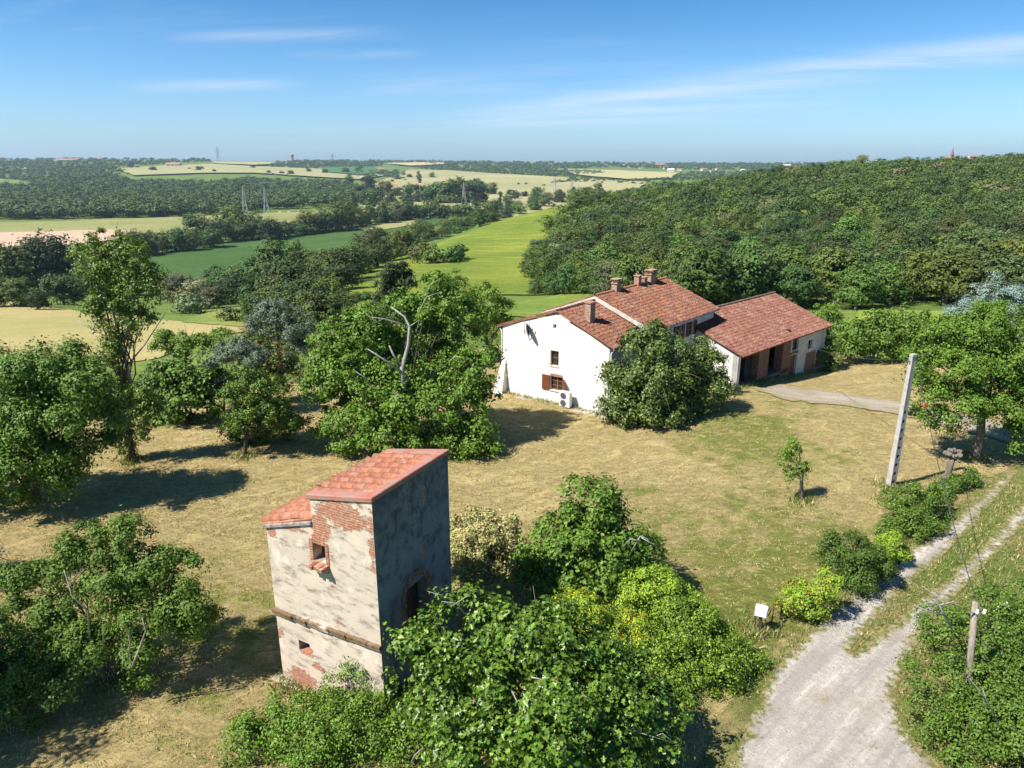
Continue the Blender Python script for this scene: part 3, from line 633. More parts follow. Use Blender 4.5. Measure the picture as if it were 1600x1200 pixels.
mb.hexa([pf.P(u0-0.04, z0-0.30, 0.02), pf.P(u1+0.10, z0-0.30, 0.02), pf.P(u1+0.10, z0-0.30, -0.03), pf.P(u0-0.04, z0-0.30, -0.03), pf.P(u0-0.04, z0-0.14, 0.26), pf.P(u1+0.10, z0-0.14, 0.26), pf.P(u1+0.10, z0-0.14, -0.03), pf.P(u0-0.04, z0-0.14, -0.03)])
mb.build('ledge', MAT_BRICK_F, tower, bevel=0.01)
mb = MB(); n = 14                                          # arched brick surround of the doorway
zc = door[3]-0.30; cu = (door[0]+door[1])/2; R0 = (door[1]-door[0])/2
for k in range(n):
    a0, a1 = math.pi*k/n, math.pi*(k+0.92)/n
    pts = [(cu+math.cos(a)*rr, zc+math.sin(a)*rr*0.95) for a, rr in ((a0, R0), (a1, R0), (a1, R0+0.24), (a0, R0+0.24))]
    mb.hexa([pr.P(*p, o) for o in (-0.05, 0.03) for p in (pts if True else pts[::-1])])
for s in (door[0]-0.20, door[1]+0.01):
    for k in range(9): pr.box(mb, s, s+0.19+0.05*(k % 2)*(1 if s > 2 else 1), door[2]+k*0.17, door[2]+k*0.17+0.155, -0.05, 0.028)
mb.build('door_arch', MAT_BRICK_R, tower)
mb = MB()                                                  # string course round the lit wall, slightly sagging, in worn bricks
rg = random.Random(4); t = -0.02
while t < TW+0.06:
    l = rg.uniform(0.22, 0.36); zz_ = 3.06-0.058*t+rg.uniform(-0.012, 0.012); o = 0.13+rg.uniform(-0.035, 0.015)
    pf.box(mb, U(min(t+l, TW+0.1)), U(t), zz_-0.13, zz_-0.02, -0.02, o*0.75); pf.box(mb, U(min(t+l-0.01, TW+0.1)), U(t), zz_-0.015, zz_+0.05, -0.02, o)
    t += l+0.006
mb.build('string_course', plaster_mat('course_stone', pf.ang, (0.19, 0.125, 0.07), (0.075, 0.052, 0.035), BRICK, [], 0.7, 0.6), tower)
# roofs: tile rows running down from the high right wall, coping on three sides
zr = lambda t: 8.0-0.2*t
def TP(t, s, z): return np.array([*(TN+tf_*t+tr_*s), z])
up = [(TP(0.30, 0.28, zr(0.3)-0.17), TP(0.30, TD-0.28, zr(0.3)-0.17), TP(2.62, TD-0.28, zr(2.62)-0.17), TP(2.62, 0.28, zr(2.62)-0.17))]
make_roof('roof', up, MAT_TILE_TOWER, tower, 0.10, 3, wdt=0.40, row=0.52, r=0.178, segs=9, jit=0.03)
lo = [(TP(2.44, 0.02, 6.72), TP(2.44, TD-0.05, 6.72), TP(4.62, TD-0.05, 5.98), TP(4.62, 0.02, 5.98))]
make_roof('roof', lo, MAT_TILE_TOWER, tower, 0.10, 9, wdt=0.40, row=0.52, r=0.178, segs=9, jit=0.035)
mb = MB()
def cop(t0, s0, t1, s1, dz0=0.0):
    b = []
    for z in (-0.15, 0.02):
        b += [TP(t0, s0, zr(t0)+z), TP(t1, s0, zr(t1)+z), TP(t1, s1, zr(t1)+z), TP(t0, s1, zr(t0)+z)]
    mb.hexa(b)
cop(-0.05, 0.36, 0.34, TD-0.36); cop(-0.05, -0.05, 2.58, 0.355); cop(-0.05, TD-0.355, 2.58, TD+0.05)
mb.build('coping', MAT_COPING, tower, bevel=0.025)
mb = MB()
mb.hexa([TP(2.43, -0.06, 6.50), TP(4.60, -0.06, 5.80), TP(4.60, 0.10, 5.80), TP(2.43, 0.10, 6.50), TP(2.43, -0.06, 6.63), TP(4.60, -0.06, 5.93), TP(4.60, 0.10, 5.93), TP(2.43, 0.10, 6.63)])
mb.build('verge', flat('grey_mortar', (0.24, 0.205, 0.18), 0.9, 0.35, 5), tower, bevel=0.02)
mb = MB(); mb.box((*(TL+tf_*0.35-tr_*0.25), -0.05), (*(-tf_*1.2), 0), (*(tr_*0.4), 0), (0, 0, 0.16)); mb.box((*(TL+tf_*0.1-tr_*0.35), -0.05), (*(-tf_*0.6), 0), (*(tr_*0.3), 0), (0, 0, 0.10))
mb.build('footing', flat('old_mortar', (0.34, 0.28, 0.19), 0.9, 0.35, 5), tower, bevel=0.03)

# ------------------------------------------------------------------ the farmhouse
AX = np.array([0.643, 0.766]); PPX = np.array([0.766, -0.643])
HR, HL = np.array([6.66, 47.03]), np.array([-0.69, 52.26]); RA = np.array([3.32, 49.72]); RM = np.array([6.36, 53.35])
HR2, HL2 = HR+AX*4.75, HL+AX*3.9
house = empty('farmhouse', (*HR, 0), 'white rendered farmhouse with red tiled roofs and brown shutters', 'house')
pg = Plane(HL, HR); ap = float((RA-HL)@pg.d)
gw = [(ap+(-0.47), ap+0.23, 2.83, 3.97), (ap-0.47, ap+0.62, 0.98, 2.05), (ap-0.28, ap-0.02, 5.62, 5.92)]
wall(HL, HR, [(0, 5.18), (ap, 6.62), (pg.L, 4.88)], gw, reveal=0.22).build('wall', MAT_WHITE, house)
wall(HR, HR2, [(0, 4.85), (4.75, 4.85)], [(1.5, 2.4, 0.9, 2.2)], reveal=0.2).build('wall', MAT_WHITE, house); wall(HL2, HL, [(0, 5.15), (3.9, 5.15)]).build('wall', MAT_WHITE, house)
def P3(p, z): return np.array([p[0], p[1], z])
vo = -pg.d*0.0+np.array([-AX[0], -AX[1]])*0.16            # verge overhang towards the gable side
sl = [(P3(RA+vo, 6.86), P3(RM, 6.92), P3(HR2+PPX*0.38, 4.86), P3(HR+PPX*0.38+vo, 4.86)),
      (P3(RM, 6.92), P3(RA+vo, 6.86), P3(HL-PPX*0.38+vo, 5.16), P3(HL2-PPX*0.38, 5.16))]
make_roof('roof', sl, MAT_TILE, house, 0.10, 11)
MR, MF = RM, np.array([13.25, 61.55]); M1, M2 = np.array([9.98, 50.35]), np.array([16.85, 58.45]); M3, M4 = MR-PPX*4.75, MF-PPX*4.75
pm = Plane(M1, M2)
w1, w2 = pm.px(1061, 512)[0], pm.px(1080, 508)[0]
hm = [(w1-0.42, w1+0.42, 3.75, 4.85), (w2-0.42, w2+0.42, 3.75, 4.85), (2.2, 3.1, 0.9, 2.2), (5.4, 6.5, 0.02, 2.2)]
wall(M1, M2, [(0, 5.3), (pm.L, 5.3)], hm, reveal=0.2).build('wall', MAT_WHITE, house)
mb = MB(); wall(M3, M1, [(0, 5.3), (4.75, 7.06), (9.4, 5.3)], mb=mb); wall(M2, M4, [(0, 5.3), (4.65, 7.06), (9.4, 5.3)], mb=mb, base=lambda u: -2.5); wall(M4, M3, [(0, 5.3), (11, 5.3)], mb=mb, base=lambda u: -2.5)
mb.build('wall', MAT_WHITE, house)
vo2 = -AX*0.12
sl = [(P3(MR+vo2, 7.28), P3(MF+AX*0.2, 7.28), P3(M2+AX*0.2+PPX*0.42, 5.30), P3(M1+vo2+PPX*0.42, 5.30)),
      (P3(MF+AX*0.2, 7.28), P3(MR+vo2, 7.28), P3(M3+vo2-PPX*0.42, 5.30), P3(M4+AX*0.2-PPX*0.42, 5.30))]
make_roof('roof', sl, MAT_TILE, house, 0.10, 31)
ridge_caps([P3(RA+vo, 6.90), P3(RM, 6.96)], house, MAT_TILE); ridge_caps([P3(MR+vo2, 7.32), P3(MF+AX*0.2, 7.32)], house, tile_mat('new_ridge_tile', [(0.36,0.12,0.06),(0.44,0.16,0.075),(0.40,0.14,0.07)], (0.45,0.36,0.28), 0.2))
mb = MB()                                                  # pale flashing on the step between the two roofs
a, b = P3(MR+vo2*1.3, 7.26), P3(M1+vo2*1.3+PPX*0.36, 5.33); e = np.array([*(-AX*0.05), 0]); zt = np.array([0, 0, -0.30])
mb.hexa([a+zt+e, b+zt+e, b+zt-e, a+zt-e, a+e, b+e, b-e, a-e])
a2 = P3(M3+vo2*1.3-PPX*0.36, 5.33); mb.hexa([a2+zt+e, a+zt+e, a+zt-e, a2+zt-e, a2+e, a+e, a-e, a2-e]); mb.build('flashing', MAT_STONE, house)
def window(pl, h, parent, bars=(1, 2), mat=MAT_FRAME, dp=-0.17):
    u0, u1, z0, z1 = h; u0, u1, z0, z1 = u0+0.004, u1-0.004, z0+0.004, z1-0.004; mb = MB(); t = 0.06
    pl.box(mb, u0, u0+t, z0, z1, dp-0.05, dp); pl.box(mb, u1-t, u1, z0, z1, dp-0.05, dp)
    pl.box(mb, u0+t, u1-t, z0, z0+t, dp-0.05, dp); pl.box(mb, u0+t, u1-t, z1-t, z1, dp-0.05, dp)
    for i in range(1, bars[0]+1): c = lerp(u0, u1, i/(bars[0]+1)); pl.box(mb, c-0.035, c+0.035, z0+t, z1-t, dp-0.045, dp+0.004)
    for i in range(1, bars[1]+1): c = lerp(z0, z1, i/(bars[1]+1)); pl.box(mb, u0+t, u1-t, c-0.015, c+0.015, dp-0.04, dp-0.006)
    fr = mb.build('window', mat, parent); mb = MB(); pl.box(mb, u0+0.01, u1-0.01, z0+0.01, z1-0.01, dp-0.08, dp-0.055); mb.build('pane', MAT_GLASS, fr); return fr
def shutter(pl, u0, u1, z0, z1, parent, swing=0.0, hinge='l', arch=0.0, mat=MAT_WOOD):
    mb = MB(); hu = u0 if hinge == 'l' else u1; sg = 1 if hinge == 'l' else -1; W = u1-u0; cs, sn = math.cos(swing), math.sin(swing)
    def Q(x, z, o): return pl.P(hu+sg*(x*cs-o*sn*1.0), z, 0.03+x*sn+o*cs)
    nb = 4
    for i in range(nb):
        x0, x1 = W*i/nb+0.003, W*(i+1)/nb-0.003; tz0, tz1 = z1-arch*(x0/W)**2, z1-arch*(x1/W)**2
        mb.hexa([Q(x0,z0,0.035), Q(x1,z0,0.035), Q(x1,z0,0), Q(x0,z0,0), Q(x0,tz0,0.035), Q(x1,tz1,0.035), Q(x1,tz1,0), Q(x0,tz0,0)])
    for zb in (lerp(z0, z1, 0.18), lerp(z0, z1, 0.72)): mb.hexa([Q(0.02,zb,0.055), Q(W-0.02,zb,0.055), Q(W-0.02,zb,0.0355), Q(0.02,zb,0.0355), Q(0.02,zb+0.08,0.055), Q(W-0.02,zb+0.08,0.055), Q(W-0.02,zb+0.08,0.0355), Q(0.02,zb+0.08,0.0355)])
    return mb.build('shutter', mat, parent)
window(pg, gw[0], house, (0, 1)); window(pg, gw[1], house, (1, 2)); mb = MB(); pg.box(mb, gw[2][0], gw[2][1], gw[2][2], gw[2][3], -0.25, -0.23); mb.build('vent', MAT_DARK, house)
shutter(pg, gw[1][0]-0.66, gw[1][0]-0.02, 0.95, 2.08, house, 0.05, 'r'); shutter(pg, gw[1][1]+0.0, gw[1][1]+0.50, 0.95, 2.06, house, 0.55, 'l', 0.45)
mb = MB(); pg.box(mb, gw[1][0]-0.06, gw[1][1]+0.06, 0.90, 0.975, -0.2, 0.06); pg.box(mb, gw[0][0]-0.05, gw[0][1]+0.05, 2.76, 2.825, -0.2, 0.05); mb.build('sill', MAT_STONE, house, bevel=0.01)
mb = MB()
for k in range(9): c = lerp(gw[1][0], gw[1][1], k/9); pg.box(mb, c+0.003, c+0.115, 2.055+0.03*math.sin(k/8*math.pi), 2.055+0.03*math.sin(k/8*math.pi)+0.17, -0.05, 0.015)
mb.build('lintel', MAT_BRICK_F, house)
for k in (0, 1):
    u0, u1, z0, z1 = hm[k]; window(pm, hm[k], house, (1, 2)); shutter(pm, u0-0.44, u0-0.02, z0-0.03, z1+0.03, house, 0.06, 'r'); shutter(pm, u1+0.02, u1+0.44, z0-0.03, z1+0.03, house, 0.06, 'l')
window(pm, hm[2], house); mb = MB(); pm.box(mb, hm[3][0]+.004, hm[3][1]-.004, hm[3][2], hm[3][3]-.004, -0.18, -0.12); mb.build('door', MAT_WOOD, house)
window(Plane(HR, HR2), (1.5, 2.4, 0.9, 2.2), house)
MAT_CHIM = brick_mat('chimney_brick', 0.87, (0.36, 0.15, 0.09), (0.42, 0.21, 0.13), (0.40, 0.33, 0.26), 0.6)
def chimney(x, y, z0, z1, sx, sy, cap=True):
    a = math.atan2(AX[1], AX[0]); mb = MB(); mb.cbox((x, y, z0), sx, sy, z1-z0, a)
    mb.cbox((x, y, z1+0.002), sx+0.12, sy+0.12, 0.08, a)
    c = mb.build('chimney', MAT_CHIM, house, bevel=0.01)
    if cap:
        mb = MB(); mb.cbox((x, y, z1+0.34), sx+0.16, sy+0.16, 0.06, a)
        for i in (-1, 1):
            for j in (-1, 1): p = np.array([x, y])+AX*(sx/2-0.08)*i+PPX*(sy/2-0.08)*j; mb.cbox((p[0], p[1], z1+0.083), 0.11, 0.11, 0.255, a)
        mb.build('cap', MAT_CHIM, c)
def on_roof(px, py, z):
    p = G(px, py, z); return p
c0 = G(921, 510, 5.75); chimney(c0[0], c0[1], 5.2, 7.45, 0.62, 0.50, False)
for px, py, sx, sy, zt_, cp in ((961, 457, 0.62, 0.5, 7.85, True), (997, 448, 0.45, 0.45, 8.05, False), (1008, 446, 0.45, 0.4, 7.8, False), (1020, 440, 0.9, 0.6, 7.95, True)):
    k = (px-930)/(1037-930); p = MR+(MF-MR)*(k*0.91) ; chimney(p[0], p[1], 6.9, zt_, sx, sy, cp)
mb = MB()                                                  # gutters and the downpipes
for a, b in ((P3(HR+PPX*0.42+vo, 4.80), P3(HR2+PPX*0.42, 4.80)), (P3(M1+PPX*0.46, 5.24), P3(M2+PPX*0.46, 5.24)), (P3(HL-PPX*0.42+vo, 5.1), P3(HL2-PPX*0.42, 5.1))):
    mb = MB(); mb.tube([a, b], 0.07); mb.build('gutter', MAT_ZINC, house)
mb = MB(); mb.tube([P3(HR+PPX*0.40+AX*0.1, 4.76), P3(HR+PPX*0.1+AX*0.1, 4.45), P3(HR+PPX*0.08+AX*0.1, 0.1)], 0.05); mb.build('downpipe', MAT_WHITE, house)
mb = MB(); mb.tube([P3(HL-PPX*0.38-AX*0.02, 5.05), P3(HL-PPX*0.06-AX*0.03, 4.8), P3(HL-PPX*0.08-AX*0.02, 2.6)], 0.045); mb.build('downpipe', MAT_WHITE, house)
mb = MB()                                                  # battered buttress at the left corner
mb.hexa([pg.P(-0.45,0,0.75), pg.P(0.42,0,0.75), pg.P(0.42,0,-0.3), pg.P(-0.45,0,-0.3), pg.P(0.0,2.75,0.03), pg.P(0.30,2.75,0.03), pg.P(0.30,2.75,-0.3), pg.P(0.0,2.75,-0.3)])
mb.build('buttress', MAT_WHITE, house, bevel=0.03)
mb = MB(); rg = random.Random(8); u = -0.3
while u < pg.L+0.2:
    l = rg.uniform(0.7, 1.3); pg.box(mb, u, u+l-0.03, -0.05, 0.05+rg.uniform(0, 0.02), 0.03, 0.75+rg.uniform(-0.1, 0.12)); u += l
sl_ = mb.build('paving', flat('worn_slab', (0.33, 0.29, 0.235), 0.9, 0.3, 2.5), None, bevel=0.015); tag(sl_, kind='structure')
mb = MB(); pb = pg.P(0, 0, 0)
ac = empty('heat_pump', tuple(pg.P(5.95, 0.06, 0.5)), 'white outdoor heat pump unit with two fans against the gable wall', 'heat pump')
pg.box(mb, 5.50, 6.36, 0.14, 1.26, 0.32, 0.68); mb.build('casing', flat('pump_casing', (0.70, 0.69, 0.66), 0.5, 0.05), ac, bevel=0.02)
for x_ in (5.55, 6.20):
    mb = MB(); pg.box(mb, x_, x_+.1, 0.05, 0.138, 0.34, 0.66); mb.build('foot', MAT_DARK, ac)
for zc_ in (0.42, 0.97):
    mb = MB()
    for rr in (0.23, 0.17, 0.11, 0.06):
        mb.tube([pg.P(5.83+rr*math.cos(t_), zc_+rr*math.sin(t_), 0.695) for t_ in np.linspace(0, 2*math.pi, 21)], 0.010, 4, cap=False)
    vs = [pg.P(5.83+0.24*math.cos(t_), zc_+0.24*math.sin(t_), 0.684) for t_ in np.linspace(0, 2*math.pi, 24, endpoint=False)]; mb.add(vs, [tuple(range(24))])
    mb.build('fan', flat('fan_grille', (0.12, 0.12, 0.13), 0.5), ac)
dish = empty('satellite_dish', tuple(pg.P(2.2, 5.0, 0.1)), 'grey satellite dish on a bracket high on the white gable', 'satellite dish')
mb = MB(); c = pg.P(2.42, 5.30, 0.42); dn = np.array([0.93, -0.10, 0.20]); dn /= np.linalg.norm(dn); a_ = np.cross(dn, [0, 0, 1]); a_ /= np.linalg.norm(a_); b_ = np.cross(a_, dn)
vs = [c+dn*0.0]; fs = []
for r_, h_ in ((0.2, 0.02), (0.38, 0.07), (0.50, 0.13)):
    vs += [c+(a_*math.cos(t_)+b_*math.sin(t_))*r_+dn*h_ for t_ in np.linspace(0, 2*math.pi, 20, endpoint=False)]
for k in range(20):
    k2 = (k+1) % 20; fs.append((0, 1+k, 1+k2)); fs += [(1+k, 21+k, 21+k2, 1+k2), (21+k, 41+k, 41+k2, 21+k2)]
mb.add(vs, fs); mb.build('reflector', flat('dish_shaded_grey', (0.05, 0.05, 0.055), 0.7), dish)  # reflector colour darkened to carry the shade on the dish
mb = MB(); mb.tube([pg.P(2.2, 5.0, 0.0), pg.P(2.2, 5.0, 0.42), c-dn*0.05], 0.025); mb.tube([pg.P(2.2, 5.0, 0.35), pg.P(2.2, 6.4, 0.35)], 0.02); mb.build('bracket', MAT_METAL, dish)
mb = MB(); mb.tube([c-b_*0.45+dn*0.1, c+dn*0.45-b_*0.1], 0.015); mb.cbox(c+dn*0.45-b_*0.1, 0.08, 0.08, 0.1); mb.build('receiver', MAT_METAL, dish)

# ------------------------------------------------------------------ the barn
BAD = np.array([0.725, 0.688]); BPP = np.array([0.688, -0.725])
BL = np.array([17.55, 53.15]); BLn = 15.6; BR = BL+BAD*BLn
RgL, RgR = BL-BPP*5.45, BR-BPP*5.45; BkL, BkR = BL-BPP*9.5, BR-BPP*9.5
barn = empty('barn', (*BL, 0), 'long tiled barn with open brick bays joined to the farmhouse', 'barn')
pbn = Plane(BL, BR)
def gb(u): p = BL+BAD*u; return tz1(p[0], p[1])-0.15
ub = lambda px, py: pbn.px(px, py)[0]
uA0, uA1 = 0.42, ub(1183, 590); uB0, uB1 = ub(1198, 590), ub(1219, 588); uP = ub(1231, 585)
ud0, ud1 = ub(1230, 582), ub(1243, 580); uw0, uw1 = ub(1256, 580), ub(1270, 578)
EZ = 2.62
MAT_BARNW = plaster_mat('grey_barn_plaster', pbn.ang, (0.56, 0.54, 0.50), (0.34, 0.32, 0.29), BRICK, [((*(BL+BAD*(uw0+0.5)), -0.6), 1.0, 0.7, 0.9, 1.3), ((*(BL+BAD*14.5), -1.0), 1.0, 0.6, 1.0, 0.8)], 0.2, 0.2)
MAT_BARNB = brick_mat('barn_brick', pbn.ang, (0.20, 0.085, 0.055), (0.27, 0.125, 0.08), (0.25, 0.20, 0.15), 0.6)
MAT_BARNI = flat('shaded_inner_wall', (0.04, 0.033, 0.028), 0.95, 0.4, 2)  # near-black colour paints in the shade inside the open bays
wz = gb(uP)
hol = [(ud0+0.1, ud1-0.05, gb(ud0)+0.0, 0.95), (ud0+0.35, ud1-0.05, 1.35, 2.35), (uw0+0.2, uw0+1.0, 0.95, 1.75)]
wall(BL+BAD*uP, BR, [(0, EZ), (BLn-uP, EZ)], [(a-uP if a > uP else 0.02, b-uP, c_, d_) for a, b, c_, d_ in hol], base=lambda u: gb(u+uP), reveal=0.3).build('wall', MAT_BARNW, barn)
mb = MB(); wall(BkL, BL, [(0, 3.1), (4.05, 4.66), (9.5, EZ)], mb=mb, base=lambda u: -2); wall(BR, BkR, [(0, EZ), (5.45, 4.66), (9.5, 3.1)], mb=mb, base=lambda u: -3); wall(BkR, BkL, [(0, 3.1), (BLn, 3.1)], mb=mb, base=lambda u: -3)
mb.build('wall', MAT_WHITE, barn)
mb = MB(); pbn.box(mb, 0.0, uA0, -0.2, EZ, -0.5, -0.004); mb.build('corner_pier', MAT_WHITE, barn, bevel=0.02)
for (a, b, dpt) in ((uA1, uB0, 0.75), (uB1, uP-0.02, 0.75)):
    mb = MB(); pbn.box(mb, a, b, gb(a)-0.2, EZ-0.22, -dpt, 0.0); mb.build('brick_pier', MAT_BARNB, barn, bevel=0.02)
mb = MB(); pbn.box(mb, uA0, uP-0.03, EZ-0.21, EZ, -0.3, 0.02); mb.build('lintel_beam', MAT_DARKWOOD, barn)
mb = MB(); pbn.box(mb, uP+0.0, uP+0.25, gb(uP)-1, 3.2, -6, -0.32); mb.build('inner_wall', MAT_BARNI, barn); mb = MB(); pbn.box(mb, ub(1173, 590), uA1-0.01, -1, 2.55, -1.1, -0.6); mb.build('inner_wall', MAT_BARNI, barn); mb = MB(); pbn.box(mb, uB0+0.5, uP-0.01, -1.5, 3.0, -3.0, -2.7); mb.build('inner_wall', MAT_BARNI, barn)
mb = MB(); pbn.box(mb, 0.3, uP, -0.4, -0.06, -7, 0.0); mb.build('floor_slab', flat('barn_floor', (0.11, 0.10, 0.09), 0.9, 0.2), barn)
u0, u1, z0, z1 = hol[0]
mb = MB(); pbn.box(mb, max(u0, uP+0.03), u1-0.01, z0, z1, -0.26, -0.20); mb.build('door', MAT_WOOD, barn)
mb = MB()
for k in range(8): c_ = lerp(u0-0.1, u1+0.1, k/8); pbn.box(mb, c_+0.004, c_+(u1-u0+0.2)/8-0.004, z1+0.02+0.10*math.sin((k+0.5)/8*math.pi), z1+0.24+0.10*math.sin((k+0.5)/8*math.pi), -0.02, 0.04)
mb.build('door_lintel', MAT_BARNB, barn)
window(pbn, hol[1], barn, (0, 1), MAT_DARKWOOD); window(pbn, hol[2], barn, (1, 0), MAT_DARKWOOD)
mb = MB(); pbn.box(mb, uw0, uw1, gb(uw0)-0.1, 0.62, -0.02, 0.035); mb.build('bricked_doorway', MAT_BARNB, barn)
pbn2 = MB(); pbn.box(pbn2, BLn-0.55, BLn+0.02, gb(BLn)-0.3, EZ, -0.3, 0.10); pbn2.build('corner_pier', MAT_BARNW, barn, bevel=0.03)
sl = [(P3(RgL-BAD*0.2, 4.86), P3(RgR+BAD*0.25, 4.86), P3(BR+BAD*0.25+BPP*0.45, 2.66), P3(BL-BAD*0.2+BPP*0.45, 2.66)),
      (P3(RgR+BAD*0.25, 4.86), P3(RgL-BAD*0.2, 4.86), P3(BkL-BPP*0.3-BAD*0.2, 3.1), P3(BkR-BPP*0.3+BAD*0.25, 3.1))]
make_roof('roof', sl, MAT_TILE_BARN, barn, 0.10, 51)
ridge_caps([P3(RgL, 4.92), P3(RgR+BAD*0.25, 4.92)], barn, flat('mossy_ridge', (0.16, 0.11, 0.08), 0.9, 0.4, 3))

# ------------------------------------------------------------------ foliage
T_RHOMB = (np.array([(-.5, 0, 0), (0, .32, .10), (.5, 0, 0), (0, -.32, .10)]), [(0, 2, 1), (0, 3, 2)])
T_QUAD = (np.array([(-.5, -.2, 0), (-.1, -.42, .03), (.5, .1, 0), (.05, .42, .05)]), [(0, 1, 2, 3)])
T_FIG = (np.array([(-.45, 0, 0), (-.30, .30, .10), (-.12, .20, .06), (.10, .46, .12), (.16, .17, .05), (.55, 0, -.05), (-.30, -.30, .10), (-.12, -.20, .06), (.10, -.46, .12), (.16, -.17, .05)]),
         [(0, 5, 4, 3, 2, 1), (0, 6, 7, 8, 9, 5)])
T_LONG = (np.array([(-.5, 0, 0), (0, .15, .05), (.5, 0, -.04), (0, -.15, .05)]), [(0, 2, 1), (0, 3, 2)])
def unit(v): return v/np.maximum(np.linalg.norm(v, axis=-1, keepdims=True), 1e-9)
def leaves(pos, nrm, size, tmpl, rg):
    n = len(pos); tv, tf = tmpl; nrm = unit(nrm); u = unit(np.cross(nrm, rg.normal(size=(n, 3)))); v = np.cross(nrm, u)
    P = pos[:, None] + size[:, None, None]*(tv[None, :, 0, None]*u[:, None] + tv[None, :, 1, None]*v[:, None] + tv[None, :, 2, None]*nrm[:, None])
    k = len(tv); b = np.arange(n)[:, None, None]*k; by = {}
    for f in tf: by.setdefault(len(f), []).append(f)
    return P.reshape(-1, 3), [(b+np.array(fs)[None]).reshape(-1, len(fs[0])) for fs in by.values()]
def crown_pts(lobes, n, clump, rg, shell=0.62, droop=0.0, lean=0.32, under=0.45, cw=0.0, den=1.7):
    """lobes (k,6): centre and radii; leaves sit in clumps spread over and inside the lobes"""
    lobes = np.asarray(lobes, float); ar = (lobes[:, 3]*lobes[:, 4]+lobes[:, 3]*lobes[:, 5])
    ncl = np.maximum(5, (ar*den/(clump*clump)).astype(int)); tot = ncl.sum(); per = max(1, int(n/tot))
    li = np.repeat(np.arange(len(lobes)), ncl); L = lobes[li]
    d = unit(rg.normal(size=(tot, 3))); low = d[:, 2] < -0.25; flip = low & (rg.random(tot) > under); d[flip, 2] *= -1
    rf = np.where(rg.random(tot) < 0.82, rg.uniform(shell, 1.0, tot), rg.uniform(0.15, shell, tot))*(1+rg.normal(size=tot)*0.09)
    cc = L[:, :3]+d*L[:, 3:]*rf[:, None]
    wt = rg.gamma(2.2, 1/2.2, tot); cnt = np.maximum(1, (per*wt)).astype(int); ci = np.repeat(np.arange(tot), cnt); m = len(ci)
    off = rg.normal(size=(m, 3))*clump*np.array([.5, .5, .33])*rg.uniform(0.6, 1.3, tot)[ci][:, None]
    off[:, 2] -= (off[:, 0]**2+off[:, 1]**2)/clump*(0.35+droop)
    P = cc[ci]+off
    nr = d[ci]*0.45+np.array([0, 0, lean])+unit(off+np.array([0, 0, clump*.12]))*0.75+rg.normal(size=(m, 3))*0.34
    if cw: nr += unit(P-(lobes[:, :3]*lobes[:, 3:4]).sum(0)/lobes[:, 3].sum())*cw
    return P, nr
def crown_mesh(name, lobes, n, leaf, clump, mats, seed, tmpl=T_RHOMB, second=0.0, **k):
    rg = np.random.default_rng(seed); p, nr = crown_pts(lobes, n, clump, rg, **k); sz = leaf*rg.uniform(0.5, 1.35, len(p))
    v, f = leaves(p, nr, sz, tmpl, rg); mi = None
    if len(mats) > 1:
        per = len(tmpl[1]); c = (rg.random(len(p)) < second).astype(int); mi = [np.repeat(c, len(a)//len(p)) for a in f]
    return mesh_np(name, v, f, mats, mi)
def limb(mb, a, b, r0, r1, rg, seg=6, wob=0.10, n=5):
    a, b = np.asarray(a, float), np.asarray(b, float); L = np.linalg.norm(b-a); pts = []
    for i in range(n+1):
        t = i/n; p = a+(b-a)*t; p = p+rg.normal(size=3)*L*wob*0.35*(0 < i < n); p[2] += L*0.10*math.sin(t*math.pi); pts.append(p)
    mb.tube(pts, [lerp(r0, r1, i/n) for i in range(n+1)], seg); return pts
def woody(base, lobes, r, rg, fork=0.35, twigs=2):
    mb = MB(); base = np.asarray(base, float); L = np.asarray(lobes, float); c = L[:, :3].mean(0)
    zf = base[2]+(L[:, 2].max()-base[2])*fork; fk = base+(c-base)*fork*0.7; fk[2] = zf
    b0 = base-np.array([0, 0, 0.25]); mid = (base+fk)/2+rg.normal(size=3)*r*0.7
    mb.tube([b0, base+np.array([0, 0, 0.25]), mid, fk], [r*1.45, r*1.08, r*0.92, r*0.8], 9)
    rl = r*min(0.5, 1.25/math.sqrt(len(L)))
    for l in L:
        e = l[:3]+np.array([0, 0, l[5]*0.2]); pts = limb(mb, fk, e, rl, r*0.07, rg)
        for _ in range(twigs):
            s = pts[rg.integers(2, 5)]; limb(mb, s, l[:3]+rg.normal(size=3)*l[3:]*0.5, rl*0.45, r*0.035, rg, 5, n=3)
    return mb
BARK = bark_mat('grey_bark', (0.10, 0.085, 0.065), (0.22, 0.19, 0.15)); BARK_D = bark_mat('dark_bark', (0.045, 0.035, 0.026), (0.11, 0.09, 0.07)); BARK_P = bark_mat('bleached_wood', (0.22, 0.20, 0.175), (0.40, 0.37, 0.33), 8)
def pxlobes(lst, d):
    o = []
    for q in lst:
        px, py, r = q[:3]; dd = q[3] if len(q) > 3 else 0.0; sq = q[4] if len(q) > 4 else 0.85
        p = Dp(px, py, d+dd); R = r*depth(p)/F; o.append((*p, R, R, R*sq))
    return o
